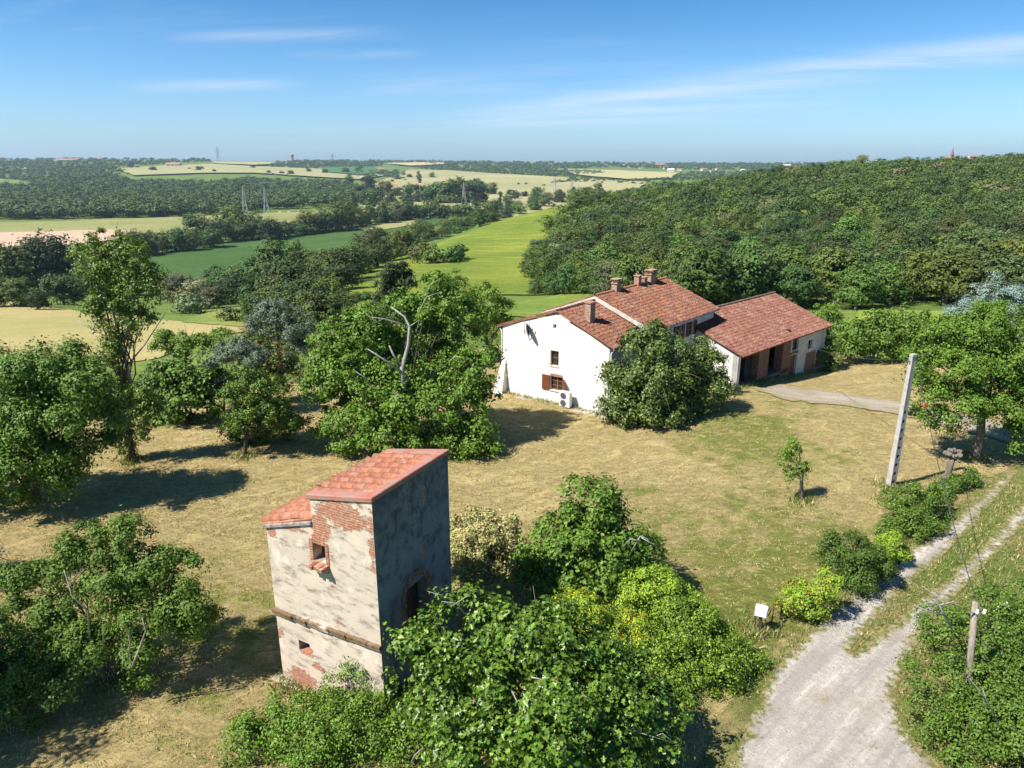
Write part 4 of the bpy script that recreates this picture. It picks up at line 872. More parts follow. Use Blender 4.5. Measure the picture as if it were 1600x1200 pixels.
def tree(name, label, cat, base, d, lobes, n, leaf, mats, r=0.12, clump=None, bark=None, tmpl=T_RHOMB, seed=1, bare=(), group=None, fork=0.35, stems=1, second=0.0, **k):
    rg = np.random.default_rng(seed+1000); bp = at(base, d); L = pxlobes(lobes, d); mats = mats if isinstance(mats, list) else [mats]
    # keep the crown above the ground
    L = [(*l[:2], max(l[2], tz1(l[0], l[1])+l[5]*0.62), *l[3:]) for l in L]
    t = empty(name, bp, label, cat, group)
    clump = clump or np.mean([l[3] for l in L])*0.30
    link('crown', crown_mesh('crown', L, n, leaf, clump, mats, seed, tmpl, second, **k), t)
    mb = MB()
    for s in range(stems):
        o = np.array([rg.normal()*r*3, rg.normal()*r*3, 0])*(stems > 1); w_ = woody(bp+o, L[s::stems] if len(L) >= stems else L, r, rg, fork); mb.add(w_.v, w_.f)
    mb.build('trunk', bark or BARK, t, smooth=True)
    if bare:
        for pl, r0, r1 in bare:
            mb = MB(); pts = [Dp(p[0], p[1], d+(p[2] if len(p) > 2 else 0)) for p in pl]; mb.tube(pts, [lerp(r0, r1, i/(len(pts)-1)) for i in range(len(pts))], 6)
            mb.build('bare_branch', BARK_P, t, smooth=True)
    return t
LF_FIG = leaf_mat('fig_leaf', (0.050, 0.092, 0.010), (0.137, 0.239, 0.023), 0.62, 0.12, 0.0, ((0.22, 0.30, 0.05), 0.05), spec=0.34)
LF_FIG2 = leaf_mat('fig_leaf_dense', (0.059, 0.106, 0.009), (0.130, 0.233, 0.021), 0.5, 0.13, 0.0, spec=0.3)
LF_HACK = leaf_mat('small_bright_leaf', (0.067, 0.121, 0.010), (0.161, 0.278, 0.025), 0.4, 0.17, 0.0)
LF_LOC = leaf_mat('ash_leaf', (0.059, 0.106, 0.011), (0.136, 0.224, 0.023), 0.35, 0.17, 0.0)
LF_YEL = leaf_mat('yellow_green_leaf', (0.144, 0.264, 0.022), (0.312, 0.408, 0.030), 0.35, 0.18, 0.0)
LF_PRIV = leaf_mat('privet_leaf', (0.061, 0.110, 0.010), (0.149, 0.239, 0.021), 0.45, 0.15, 0.0)
LF_ROUND = leaf_mat('maple_leaf', (0.056, 0.103, 0.009), (0.134, 0.243, 0.022), 0.4, 0.15, 0.0)
LF_POP = leaf_mat('poplar_leaf', (0.064, 0.110, 0.010), (0.152, 0.233, 0.025), 0.5, 0.18, 0.0)
LF_OLIVE = leaf_mat('olive_leaf', (0.089, 0.123, 0.074), (0.202, 0.252, 0.156), 0.35, 0.09, 0.0)
LF_MAG = leaf_mat('magnolia_leaf', (0.052, 0.097, 0.015), (0.131, 0.192, 0.030), 0.5, 0.09, 0.0, ((0.24, 0.13, 0.035), 0.22))
LF_FRUIT = leaf_mat('fruit_tree_leaf', (0.061, 0.110, 0.010), (0.146, 0.233, 0.024), 0.4, 0.15, 0.0)
LF_WAL = leaf_mat('walnut_leaf', (0.071, 0.128, 0.011), (0.154, 0.273, 0.024), 0.4, 0.17, 0.0)
LF_CYP = leaf_mat('cypress_leaf', (0.021, 0.041, 0.016), (0.050, 0.076, 0.025), 0.2, 0.03, 0.0, ((0.09, 0.075, 0.03), 0.12))
LF_LIGHT = leaf_mat('light_green_leaf', (0.083, 0.146, 0.013), (0.181, 0.288, 0.030), 0.35, 0.18, 0.0)
LF_EVER = leaf_mat('glossy_evergreen_leaf', (0.044, 0.079, 0.012), (0.137, 0.178, 0.034), 0.55, 0.09, 0.0)
LF_ROB = leaf_mat('locust_leaf', (0.071, 0.128, 0.011), (0.149, 0.259, 0.024), 0.35, 0.18, 0.0)
LF_CED = leaf_mat('blue_cedar_needle', (0.15, 0.225, 0.185), (0.27, 0.35, 0.30), 0.25, 0.03, 0.0)
LF_HEDGE = leaf_mat('hedge_leaf', (0.059, 0.106, 0.011), (0.131, 0.229, 0.024), 0.4, 0.15, 0.0)
LF_DARK = leaf_mat('dark_shrub_leaf', (0.041, 0.073, 0.009), (0.094, 0.164, 0.017), 0.4, 0.12, 0.0)
LF_SMOKE = leaf_mat('smoke_bush_plume', (0.40, 0.335, 0.14), (0.54, 0.45, 0.22), 0.1, 0.15, 0.0)
LF_SMOKEG = leaf_mat('smoke_bush_leaf', (0.144, 0.216, 0.048), (0.240, 0.288, 0.060), 0.3, 0.15, 0.0)
FL_YEL = leaf_mat('yellow_flower', (0.58, 0.44, 0.015), (0.70, 0.55, 0.03), 0.2, 0.2, 0.0)
FL_RED = leaf_mat('red_flower', (0.45, 0.05, 0.045), (0.50, 0.12, 0.09), 0.2, 0.2, 0.0)
FL_WHITE = leaf_mat('white_flower', (0.70, 0.68, 0.60), (0.75, 0.74, 0.68), 0.2, 0.2, 0.0)
LF_SCRUB = leaf_mat('scrub_leaf', (0.062, 0.113, 0.011), (0.136, 0.224, 0.022), 0.4, 0.15, 0.0)

# foreground
tree('fig_tree', 'large-leaved fig tree filling the bottom foreground in front of the tower', 'tree', 830, 16.2,
     [(740,975,70,1.5),(650,1000,52,1.2),(830,990,80,1.0),(700,1085,95,0),(850,1100,120,-.5),(960,1090,85,0.4),(1010,1120,75,0.6),(760,1180,110,-1),(900,1190,110,-1.2),(1000,1170,70,-.3),(905,1010,60,1.2)],
     38000, 0.155, [LF_FIG], 0.13, 0.40, tmpl=T_FIG, seed=11, stems=3, lean=0.35, shell=0.62,
     bare=[([(700,945,.4),(690,930,.4),(668,924,.2)],.022,.006),([(705,948,.4),(720,938),(734,928)],.02,.006),([(730,962,.2),(712,942),(690,940)],.018,.005),([(985,1140,-.8),(1010,1148,-.8),(1055,1162,-.8)],.02,.006),([(1020,1152,-.8),(1035,1146,-.8),(1062,1168,-.8)],.015,.005),([(830,1058,-.8),(848,1062,-.9),(858,1052,-1)],.02,.006),([(800,1080,-.8),(815,1110,-1),(812,1125,-1)],.02,.006)])
tree('hackberry_bush', 'bright green small-leaved bush at the foot of the plastered tower wall', 'bush', 520, 17.6,
     [(560,1075,58,.8),(520,1120,60),(600,1120,62,.3),(470,1170,62),(560,1190,70,-.6),(420,1190,50,-.2),(640,1180,60,-.8),(500,1230,70,-1),(400,1240,45,-.5),(655,1110,40,.2)],
     42000, 0.085, [LF_HACK], 0.06, 0.34, seed=12, stems=4,
     bare=[([(630,1215,-1.4),(648,1180,-1.6),(672,1158,-1.7)],.022,.006),([(640,1195,-1.5),(655,1172,-1.6),(652,1160,-1.6)],.012,.004)])
tree('fig_tree', 'rounded dense green fig tree standing alone beside the dry lawn behind the yellow shrubs', 'tree', 915, 24.6,
     [(918,800,58,.3,1.0),(870,845,55),(960,840,60),(1000,875,48,.3),(915,865,70,-.6),(860,895,48,-.3),(945,900,60,-.5),(1010,905,35,.2),(835,875,34),(845,910,44,-.3),(905,915,50,-.8),(980,875,50,-.2)],
     32000, 0.150, [LF_FIG2], 0.12, 0.42, tmpl=T_FIG, seed=13, stems=2, lean=0.5, shell=0.68,
     bare=[([(985,865,-1.4),(1000,838,-1.5),(1012,842,-1.5),(1015,862,-1.5)],.03,.012),([(998,845,-1.5),(985,842,-1.5),(972,856,-1.5)],.025,.01),([(1002,840,-1.6),(1020,850,-1.6),(1026,858,-1.6)],.02,.008),([(795,895,-1),(800,870,-1),(792,855,-1)],.03,.012),([(803,895,-1),(806,862,-1.1),(800,852,-1)],.025,.01)])
tree('smoke_bush', 'smoke bush covered in cream beige plumes beside the dark tower wall', 'bush', 755, 25.6,
     [(735,835,42),(775,825,36),(795,845,28),(750,870,45,-.3),(725,885,38,-.3),(790,880,32),(765,900,40,-.4)], 36000, 0.10, [LF_SMOKE, LF_SMOKEG], 0.05, 0.30, seed=14, stems=3, second=0.36, shell=0.75)
tree('golden_shrub', 'domed yellow-green golden shrub in front of the round fig tree', 'bush', 1020, 22.4,
     [(1020,925,50,0,.9),(985,945,36),(1060,950,40)], 20000, 0.085, [LF_YEL], 0.05, 0.26, seed=15, stems=3, shell=0.75)
tree('broom_shrub', 'broom shrub with bright yellow flowers right of the big fig', 'bush', 905, 20.6,
     [(900,955,42),(875,985,34,-.3),(935,985,42,-.2),(905,1020,45,-.5),(940,1045,50,-.8),(985,985,36,.2)], 30000, 0.075, [LF_YEL, FL_YEL], 0.05, 0.26, seed=16, stems=3, second=0.16, shell=0.75,
     bare=[([(920,975,-1.2),(935,1005,-1.3),(950,1030,-1.4),(948,1035,-1.4)],.022,.012),([(950,1032,-1.4),(962,1015,-1.4),(965,1005,-1.4)],.012,.004),([(948,1034,-1.4),(968,1030,-1.4)],.014,.005)])
tree('privet_shrub', 'tangled privet shrub in mixed greens at the right of the foreground near the gravel track', 'bush', 1070, 20.8,
     [(1060,985,52),(1010,1010,50,-.3),(1100,1000,46),(1060,1050,60,-.6),(1120,1045,48),(1155,1060,36),(1000,1060,45,-.9),(1110,1085,50,-.5),(1170,1085,24,.1),(1075,1090,40,-1),(960,1010,44,-.6),(1030,1095,46,-1.2),(1140,1100,36,-.3),(1050,960,40,.4),(1100,1030,44)],
     52000, 0.085, [LF_PRIV, LF_YEL], 0.05, 0.30, seed=17, stems=4, second=0.33)
tree('laurel_shrub', 'yellow tipped green shrub on the outer edge of the foreground thicket by the track', 'bush', 1110, 21.4,
     [(1090,960,34),(1120,985,30),(1140,1015,30),(1090,1010,30,-.9)], 16000, 0.08, [LF_YEL, LF_PRIV], 0.04, 0.26, seed=18, stems=3, second=0.5)
tree('ash_tree', 'loose many-stemmed green tree left of the tower with pale bare stems showing', 'tree', 180, 20.4,
     [(190,845,48,.6),(130,855,40,.8),(95,885,34,.6),(230,890,50,.3),(280,895,42,.2),(180,915,60),(290,950,48,-.2),(235,965,55,-.5),(100,955,52,.2),(45,905,40,.6),(30,970,48,.3),(130,1010,55,-.6),(215,1030,42,-.8),(60,1035,50,-.4),(310,975,30)],
     80000, 0.10, [LF_LOC], 0.075, 0.36, seed=19, stems=4, shell=0.68, fork=0.3,
     bare=[([(205,1045,-1.5),(215,1020,-1.6),(228,985,-1.6),(222,965,-1.5)],.035,.015),([(200,1030,-1.5),(203,1005,-1.6),(200,985,-1.6)],.03,.012),([(140,1000,-.8),(138,955,-.9),(112,930,-.9),(100,890,-.7)],.035,.012),([(112,930,-.9),(110,905,-.8),(125,895,-.8)],.02,.008),([(160,1010,-1.4),(162,985,-1.5),(160,975,-1.5)],.02,.008),([(190,1050,-1.6),(193,1030,-1.6),(190,1005,-1.7)],.02,.008)])
tree('dark_shrub', 'dark green shrub mass in shade at the bottom left below the loose tree', 'bush', 30, 19.0,
     [(-30,1000,60),(40,1040,55,-.3),(-40,1080,70,-.6),(90,1070,42,-.5),(10,1100,50,-.9)], 22000, 0.10, [LF_DARK], 0.06, 0.34, seed=20, stems=3)
tree('lime_tree', 'tall tree mostly beyond the left edge casting shade over the bottom left lawn', 'tree', -300, 15.3,
     [(-420,900,110),(-360,980,110,.6),(-480,1000,120,-.6),(-390,1060,110),(-330,1040,90,1.5),(-440,840,90,1)], 16000, 0.17, [LF_ROUND], 0.2, 0.6, seed=21)
tree('maple_tree', 'big round dense green tree at the left edge', 'tree', 55, 33.5,
     [(70,580,62),(20,600,60),(120,600,52),(-40,590,60,.5),(85,650,75,-.6),(0,670,80,-.6),(150,650,45),(40,720,80,-1),(120,700,45,-.5),(-60,680,80),(-40,750,70,-.8),(165,600,35),(170,690,20),(95,740,40,-.8)],
     90000, 0.16, [LF_ROUND], 0.2, 0.62, seed=22)
tree('poplar_tree', 'tall slender poplar with open branches rising above the valley view', 'tree', 208, 38.8,
     [(180,420,38,0,1.1),(210,400,30,0,1.4),(150,385,22,0,1.5),(185,385,20,0,1.5),(150,430,36,0,1.2),(215,450,42,0,1.1),(240,440,24,0,1.3),(180,490,42,0,1.1),(150,480,26),(220,500,34),(185,540,32,0,1.2),(160,420,26,.3,1.4),(120,395,12,0,2.0),(205,650,36,0,1.5),(175,655,24,0,1.3),(238,640,22,0,1.3),(200,700,22),(170,560,26,0,1.3),(185,610,30,0,1.3),(225,620,26,0,1.4),(190,680,24,0,1.2),(225,675,18)],
     34000, 0.135, [LF_POP], 0.19, 0.34, BARK_D, seed=23, fork=0.30, shell=0.5,
     bare=[([(195,560),(165,525),(135,510),(120,500)],.05,.015),([(200,570),(225,540),(245,510),(258,490)],.05,.015),([(205,600),(190,540),(175,480),(165,420)],.11,.03),([(195,530),(210,470),(215,420)],.07,.02)])
tree('fig_shrub', 'broad dark green fig shrub behind the poplar', 'bush', 290, 46.5,
     [(285,575,40),(250,600,36),(320,590,30),(285,625,45,-.4),(250,640,30),(320,630,28)], 11000, 0.24, [LF_HEDGE], 0.1, 0.6, tmpl=T_FIG, seed=24, lean=.7)
tree('olive_tree', 'silver grey olive tree between the fig shrub and the small fruit tree', 'tree', 350, 47.5,
     [(345,560,28),(375,550,28),(340,600,28),(365,610,26),(395,560,24)], 26000, 0.17, [LF_OLIVE], 0.1, 0.35, tmpl=T_LONG, seed=25, shell=.5)
tree('olive_tree', 'larger grey-green olive tree left of the walnut', 'tree', 430, 57,
     [(430,490,34),(410,520,30),(455,515,34),(440,545,34),(470,540,24),(400,495,20)], 30000, 0.20, [LF_OLIVE], 0.13, 0.45, tmpl=T_LONG, seed=26, shell=.5)
tree('magnolia_tree', 'bronze tinted evergreen tree behind the small fruit tree', 'tree', 425, 50.5,
     [(395,545,30),(430,560,36),(455,585,28),(400,590,30),(380,525,18)], 9000, 0.19, [LF_MAG], 0.12, 0.42, seed=27)
tree('fruit_tree', 'small round fruit tree with a bare leaning trunk on the mown lawn', 'tree', 383, 39.6,
     [(380,600,32),(420,610,34),(365,620,26),(400,645,42),(440,640,30),(370,655,26),(385,585,20),(455,660,20)], 20000, 0.13, [LF_FRUIT], 0.12, 0.36, BARK_D, seed=28, fork=.42)
tree('dark_shrub', 'dark rounded shrub under and behind the small fruit tree', 'bush', 410, 41.8,
     [(368,665,26),(400,665,32),(440,665,34),(465,660,20),(380,680,22)], 14000, 0.13, [LF_DARK], 0.06, 0.36, seed=29, stems=3)
tree('light_shrub', 'light green shrub row behind the fig shrub at the field edge', 'bush', 300, 56,
     [(255,535,22),(290,535,22),(320,540,20),(345,525,18),(275,545,22)], 9000, 0.16, [LF_LIGHT], 0.06, 0.4, seed=30, stems=3,
     bare=[([(292,530),(290,512),(286,502)],.03,.01),([(330,530),(333,512),(328,505)],.03,.01),([(300,530),(302,515),(310,506)],.03,.01)])
tree('walnut_tree', 'large sprawling walnut tree with pale bare limbs behind the tower', 'tree', 640, 41.5,
     [(690,470,36,1.5),(640,480,40,2),(720,500,42,1.5),(560,510,44,1),(520,530,36,.6),(600,530,40,2.5),(745,560,42,.5),(700,560,36,2.2),(540,580,48,-.3),(500,610,34),(580,620,50,-1.2),(640,640,44,-2),(690,640,38,-1.8),(745,620,42),(560,665,46,-1.4),(610,680,40,-2),(510,660,30,-.6),(740,680,44,-1.5),(720,715,34,-2),(660,690,34,-2.2),(545,700,24,-1.5),(680,440,22,1.5),(660,515,40,2.5),(690,530,44,2.5),(610,560,40,2),(720,470,30,2),(650,580,40,2),(600,590,46,.2),(690,590,46,.6),(650,620,46,-.2),(560,560,42,1),(540,600,40,.6),(720,610,40,0),(640,540,36,2.6),(590,540,40,1.5),(670,480,36,2),(620,650,40,-.8),(762,700,24,-1.5),(500,560,26,.5)],
     125000, 0.185, [LF_WAL], 0.30, 0.50, BARK_D, seed=31, fork=.3, shell=.6,
     bare=[([(632,610,-1.2),(628,575,-1.2),(638,540,-1),(640,510,-.6),(632,495,-.4),(612,480,-.3)],0.142,0.040),([(628,572,-1.2),(615,555,-1.3),(608,540,-1.3)],0.092,0.040),([(626,580,-1.3),(600,562,-1.6),(574,545,-1.8)],0.084,0.025),([(640,510,-.6),(655,500,-.4),(650,520,-.6)],0.042,0.025),([(580,602,-2.2),(570,590,-2.4),(555,580,-2.5)],0.042,0.016),([(504,610,-1.2),(508,598,-1.3),(518,594,-1.3)],0.034,0.016),([(655,490,.2),(665,465,.3),(690,455,.4)],0.042,0.012),([(665,465,.3),(672,445,.4),(690,435,.4)],0.034,0.009),([(640,510,-.6),(600,498,-.8),(575,495,-.8)],0.042,0.012),([(600,498,-.8),(585,505,-.8),(580,488,-.8)],0.026,0.008),([(612,622,-3.2),(622,615,-3.2),(626,625,-3.2)],0.034,0.016),([(702,565,-.5),(712,556,-.5),(730,562,-.5)],0.042,0.016)])
tree('cypress_tree', 'dark almost black cypress rising behind the walnut tree', 'tree', 618, 58,
     [(618,430,24,0,1.1),(600,445,18,0,1.1),(635,440,18,0,1.1),(615,465,28),(600,475,20),(640,470,18),(620,500,26),(622,412,12)], 16000, 0.17, [LF_CYP], 0.2, 0.4, BARK_D, seed=32, shell=.55)
tree('plum_tree', 'light green airy tree between the walnut and the white gable', 'tree', 765, 62,
     [(760,465,32),(735,480,30),(785,480,24),(770,505,28),(745,510,26),(715,455,26),(700,440,22)], 16000, 0.18, [LF_LIGHT], 0.13, 0.45, BARK_D, seed=33, fork=.35, shell=.5,
     bare=[([(762,560),(758,530),(745,505)],.1,.03),([(762,560),(770,530),(785,500)],.1,.03)])
tree('magnolia_tree', 'large dome-shaped glossy evergreen tree hiding the side of the farmhouse', 'tree', 1015, 46.2,
     [(1005,545,40,.2),(1040,550,42,.4),(985,585,42,-.4),(1065,590,46,.4),(1020,600,50,-1),(970,625,38,-.9),(1090,605,38,.6),(1030,640,44,-1.2),(975,650,32,-1.2),(1080,635,36,.2),(1110,590,22,1),(960,590,24,-.4),(1020,520,26,.3),(1055,650,26,-.8),(1100,565,30,.8),(1122,605,26,.8),(1040,585,46,-.4)],
     58000, 0.205, [LF_EVER], 0.18, 0.55, seed=34)
tree('rose_shrub', 'shrub with white blossom against the near end of the barn', 'bush', 1130, 50.6,
     [(1104,560,26,.4),(1120,585,20),(1112,602,20,-.2),(1128,562,12,.3),(1098,535,18,.6)], 6500, 0.15, [LF_EVER, FL_WHITE], 0.05, 0.4, seed=35, second=0.05, stems=2, shell=.4)
tree('evergreen_shrub', 'narrow evergreen shrub with white blooms at the far corner of the barn', 'bush', 1295, 63.2,
     [(1290,560,18,0,1.2),(1298,545,16,.6,1.2),(1285,525,14,1,1.2),(1302,565,14),(1292,580,12,-.3)], 6500, 0.17, [LF_DARK, FL_WHITE], 0.06, 0.4, seed=36, second=0.012)
tree('young_tree', 'yellow-green young tree behind the barn roof', 'tree', 1290, 72,
     [(1290,490,20),(1305,505,18),(1280,510,16)], 5000, 0.2, [LF_LIGHT], 0.07, 0.45, seed=37)
tree('large_hedge', 'broad leafy hedge mound behind the gravel drive', 'hedge', 1390, 66,
     [(1335,522,32),(1375,514,38),(1420,512,38),(1460,514,34),(1335,545,26),(1370,546,30),(1410,548,30),(1450,548,32),(1490,525,30),(1322,540,18),(1500,550,24)], 22000, 0.26, [LF_HEDGE], 0.06, 0.6, seed=38, stems=4)
tree('locust_tree', 'large spreading green locust tree over the track at the right edge', 'tree', 1523, 39.6,
     [(1520,520,50,.5),(1470,530,40,.6),(1570,510,50,1),(1440,560,34),(1500,570,50,-.6),(1560,570,55,0),(1620,540,60,1),(1450,610,38,-.3),(1510,630,46,-1),(1570,630,50,-.6),(1625,610,60),(1470,655,30,-.8),(1600,680,40,-.6),(1545,492,32,1.2),(1430,590,20),(1640,670,40)],
     85000, 0.145, [LF_ROB], 0.26, 0.50, seed=39, fork=.35)
tree('cedar_tree', 'blue cedar with feathery branches behind the locust tree', 'tree', 1560, 56,
     [(1545,448,20,0,.5),(1525,468,30,0,.35),(1555,475,36,0,.35),(1585,455,30,0,.4),(1500,486,30,0,.3),(1535,495,40,0,.35),(1590,485,40,0,.4),(1553,432,9,0,1.4),(1595,520,40,0,.5)], 24000, 0.17, [LF_CED], 0.2, 0.42, tmpl=T_LONG, seed=40, shell=.55, lean=.9)
tree('fruit_tree', 'small sparse fruit tree standing alone on the lawn right of centre', 'tree', 1252, 33.8,
     [(1238,705,16),(1255,730,14),(1225,718,12),(1235,738,14),(1258,745,10),(1240,690,9)], 2300, 0.12, [LF_LIGHT], 0.10, 0.26, BARK, seed=41, fork=.5, shell=.4)
tree('roadside_bush', 'tall rough green bush at the foot of the concrete pole', 'bush', 1430, 30.8,
     [(1400,785,30,.5),(1440,780,36,1),(1420,815,36,-.6),(1465,790,26,1.6),(1390,825,26,-.8),(1445,830,28,-.4)], 20000, 0.095, [LF_PRIV, LF_DARK], 0.05, 0.32, seed=42, second=.35, stems=4)
tree('roadside_bush', 'low green bush beside the pollarded stump along the track', 'bush', 1490, 35,
     [(1490,760,20),(1510,750,16,.6),(1475,775,18,-.6),(1520,740,12,1)], 9000, 0.10, [LF_DARK, LF_LIGHT], 0.04, 0.3, seed=43, second=.25, stems=3)
tree('roadside_bush', 'dense dark green rounded bush between the rose bush and the pole bush', 'bush', 1335, 26,
     [(1325,860,40),(1310,885,28,-.3),(1360,875,34),(1340,895,34,-.6),(1375,890,22,.2)], 22000, 0.085, [LF_DARK], 0.05, 0.32, seed=44, stems=4)
tree('golden_shrub', 'small bright yellow-green bush leaning over the dark roadside bush', 'bush', 1392, 27.4,
     [(1392,845,20),(1380,865,16,-.4),(1405,865,16)], 6500, 0.08, [LF_YEL], 0.03, 0.22, seed=45, stems=2)
tree('rose_bush', 'yellow-green rose bush with red blooms next to the mailbox', 'bush', 1262, 23.6,
     [(1245,930,26),(1280,920,28),(1300,905,20,.3),(1265,950,28,-.3),(1290,945,22),(1230,945,14)], 11000, 0.085, [LF_YEL, FL_RED], 0.04, 0.28, seed=46, second=.035, stems=3)
tree('scrub_thicket', 'wild green thicket around the wooden pole at the bottom right', 'bush', 1520, 18.0,
     [(1480,985,50,2.5),(1540,1000,56,2),(1600,990,60,2.4),(1470,1060,52,.6),(1540,1080,64,.2),(1610,1080,70,.4),(1455,1120,40,-.2),(1520,1150,60,-.8),(1600,1170,80,-1),(1640,1060,60,1),(1560,950,40,3.4),(1620,940,50,3.6),(1500,1200,40,-1.2)],
     60000, 0.085, [LF_SCRUB, LF_DARK], 0.05, 0.32, seed=47, stems=5, second=.3, lean=.4,
     bare=[([(1488,985,.8),(1470,950,.9),(1458,928,1),(1440,915,1)],.035,.01),([(1478,962,.8),(1450,955,.7),(1428,945,.7)],.028,.008),([(1472,952,.8),(1478,935,.8),(1470,918,.8)],.02,.007),([(1468,945,.8),(1490,940,.8),(1505,945,.8)],.018,.006),([(1550,1110,-1.5),(1530,1080,-1.6),(1515,1060,-1.6)],.02,.006),([(1560,1130,-1.6),(1540,1090,-1.7),(1535,1075,-1.7)],.02,.006)])
tree('white_flowered_bush', 'bush with small white flower heads right of the wooden pole', 'bush', 1585, 20.6,
     [(1570,955,24),(1590,985,30),(1560,985,20)], 9000, 0.075, [LF_SCRUB, FL_WHITE], 0.04, 0.26, seed=48, second=.07, stems=2)
tree('fir_tree', 'blue-green fir branch tips poking in at the left edge', 'tree', -120, 26,
     [(-40,800,30,0,.4),(-60,840,50,0,.4),(-50,880,55,0,.4),(-90,780,40,0,.5),(-100,740,30,0,.6)], 12000, 0.15, [LF_CED], 0.15, 0.36, tmpl=T_LONG, seed=49, lean=.9)

# ------------------------------------------------------------------ generic trees for the middle distance and the woods
def wood_mat(name, a, b, trans=0.1): return leaf_mat(name, tuple(c*0.78 for c in a), tuple(c*0.96 for c in b), 0.25, trans, 0.42, ((0.13, 0.13, 0.055), 0.06))
WD = [wood_mat('oak_foliage', (0.043, 0.081, 0.016), (0.089, 0.130, 0.025)), wood_mat('dark_oak_foliage', (0.032, 0.064, 0.016), (0.067, 0.104, 0.023)), wood_mat('fresh_foliage', (0.067, 0.125, 0.016), (0.124, 0.177, 0.025)), wood_mat('grey_willow_foliage', (0.119, 0.146, 0.057), (0.194, 0.218, 0.094))]
def generic(seed, n, mat, leaf, shape='round', clump=0.11):
    """unit tree (height 1) in one mesh: crown + trunk"""
    rg = np.random.default_rng(seed); L = []
    if shape == 'round':
        for k in range(11):
            a = rg.uniform(0, 6.28); zl = rg.uniform(0.20, 0.80); r = rg.uniform(0.10, 0.30)*(1.0 if zl < .6 else .7); L.append((math.cos(a)*r, math.sin(a)*r, zl, *([rg.uniform(0.15, 0.25)]*2), rg.uniform(0.13, 0.21)))
        L.append((0, 0, 0.55, .3, .3, .36)); L.append((0, 0, 0.28, .34, .34, .22))
    elif shape == 'poplar':
        for k in range(8): L.append((rg.normal()*.02, rg.normal()*.02, 0.2+0.1*k, .10-.004*k, .10-.004*k, .10))
    else:                                                  # bush
        for k in range(7):
            a = rg.uniform(0, 6.28); r = rg.uniform(0.1, 0.42); L.append((math.cos(a)*r, math.sin(a)*r, rg.uniform(0.25, 0.62), *([rg.uniform(0.25, 0.36)]*2), rg.uniform(0.22, 0.34)))
    p, nr = crown_pts(L, n, clump, rg, shell=0.78, lean=.2, cw=.75); v, f = leaves(p, nr, leaf*rg.uniform(.7, 1.3, len(p)), T_QUAD, rg)
    mb = MB(); mb.tube([(0, 0, -.06), (0, 0, .2), (.01, 0, .55)], [.035, .026, .012], 6, cap=False)
    tv = np.array(mb.v); tf2 = np.array(mb.f)+len(v)
    return mesh_np('tree', np.concatenate([v, tv]), [np.concatenate([f[0], tf2])], [mat, BARK], [np.concatenate([np.zeros(len(f[0])), np.ones(len(tf2))])])
NEAR = [generic(100+i, 5200, WD[i % 2 if i % 3 else 2 if i == 3 else 0], 0.036, clump=.085) for i in range(6)] + [generic(110, 5200, WD[2], 0.036, clump=.085), generic(111, 5200, WD[3], 0.036, clump=.085)]
FARM = [generic(120+i, 1800, WD[i % 2], 0.068, clump=.13) for i in range(5)]
POPM = [generic(140+i, 1000, WD[i], 0.055, 'poplar', .06) for i in range(2)]
BUSHM = [generic(150+i, 1300, WD[(2, 0, 3)[i]], 0.085, 'bush', .16) for i in range(3)]
R_ = random.Random(77)
def put(name, me, p, h, label, cat, group, wide=1.0):
    o = bpy.data.objects.new(name, me); C.objects.link(o); o.location = (p[0], p[1], p[2]-0.02*h); o.rotation_euler = (0, 0, R_.uniform(0, 6.28)); s = h*R_.uniform(.92, 1.08)
    o.scale = (s*wide*R_.uniform(.9, 1.12), s*wide*R_.uniform(.9, 1.12), s); return tag(o, label, cat, group)
def rows(lst, name, label, group, kinds, cat='tree', wide=1.0):
    for q in lst:
        p = hit(q[0], q[1])
        if p is None: continue
        h = q[2]*depth(p)/F*1.04; me = R_.choice(kinds) if len(q) < 4 else q[3]
        put(name, me, p-np.array([0, 0, .09*h]), h*1.09, label, cat, group, wide*1.1)
ROUND = NEAR[:6]
rows([(-20,455,78),(20,462,80),(75,458,94),(100,476,58),(35,480,55),(130,470,52),(-10,480,50),(60,485,34),(150,466,60),(-60,470,85),(175,462,64),(110,450,70),(200,455,50)], 'oak_tree', 'dark oak at the near end of the valley behind the round left tree', 'oaks above the stubble field', ROUND, wide=1.15)
rows([(215,402,42),(245,397,44),(275,394,38),(310,382,48),(300,393,32),(345,380,38),(365,376,54),(395,374,46),(420,376,38),(445,372,30),(480,367,42),(495,364,34),(525,362,44),(545,358,44),(565,354,32),(230,400,30),(330,388,36),(510,364,36),(465,369,28),(380,378,30)], 'hedgerow_tree', 'leafy tree in the hedgerow along the far side of the green crop field', 'hedgerow trees along the crop field', ROUND, wide=1.2)
rows([(578,352,54,POPM[0]),(603,350,32,POPM[1]),(553,332,32,POPM[0]),(782,326,28,POPM[1]),(725,336,26,POPM[1]),(655,288,20,POPM[0]),(895,318,26,POPM[1])], 'poplar', 'slim upright poplar standing out of a distant hedge', 'valley poplars', POPM)
rows([(590,348,24),(620,345,34),(638,344,32),(672,342,30),(690,342,24),(710,340,24),(728,338,24),(745,336,22),(765,334,22),(655,344,24),(605,350,24),(632,346,28)], 'hedgerow_tree', 'tree in the thick hedge crossing the valley below the far copses', 'hedge across the valley', FARM, wide=1.25)
rows([(350,460,54),(380,466,62),(410,460,72),(440,455,78),(470,446,68),(455,468,68),(500,444,60),(520,448,64),(545,440,60),(490,470,62),(430,482,60),(560,430,52),(580,412,56),(600,404,54),(625,402,48),(590,420,48),(640,398,40),(365,475,48),(400,480,52),(535,455,50),(470,480,50),(610,410,44)], 'oak_tree', 'dark bushy oak in the belt below the green crop field', 'oak belt below the crop field', ROUND, wide=1.2)
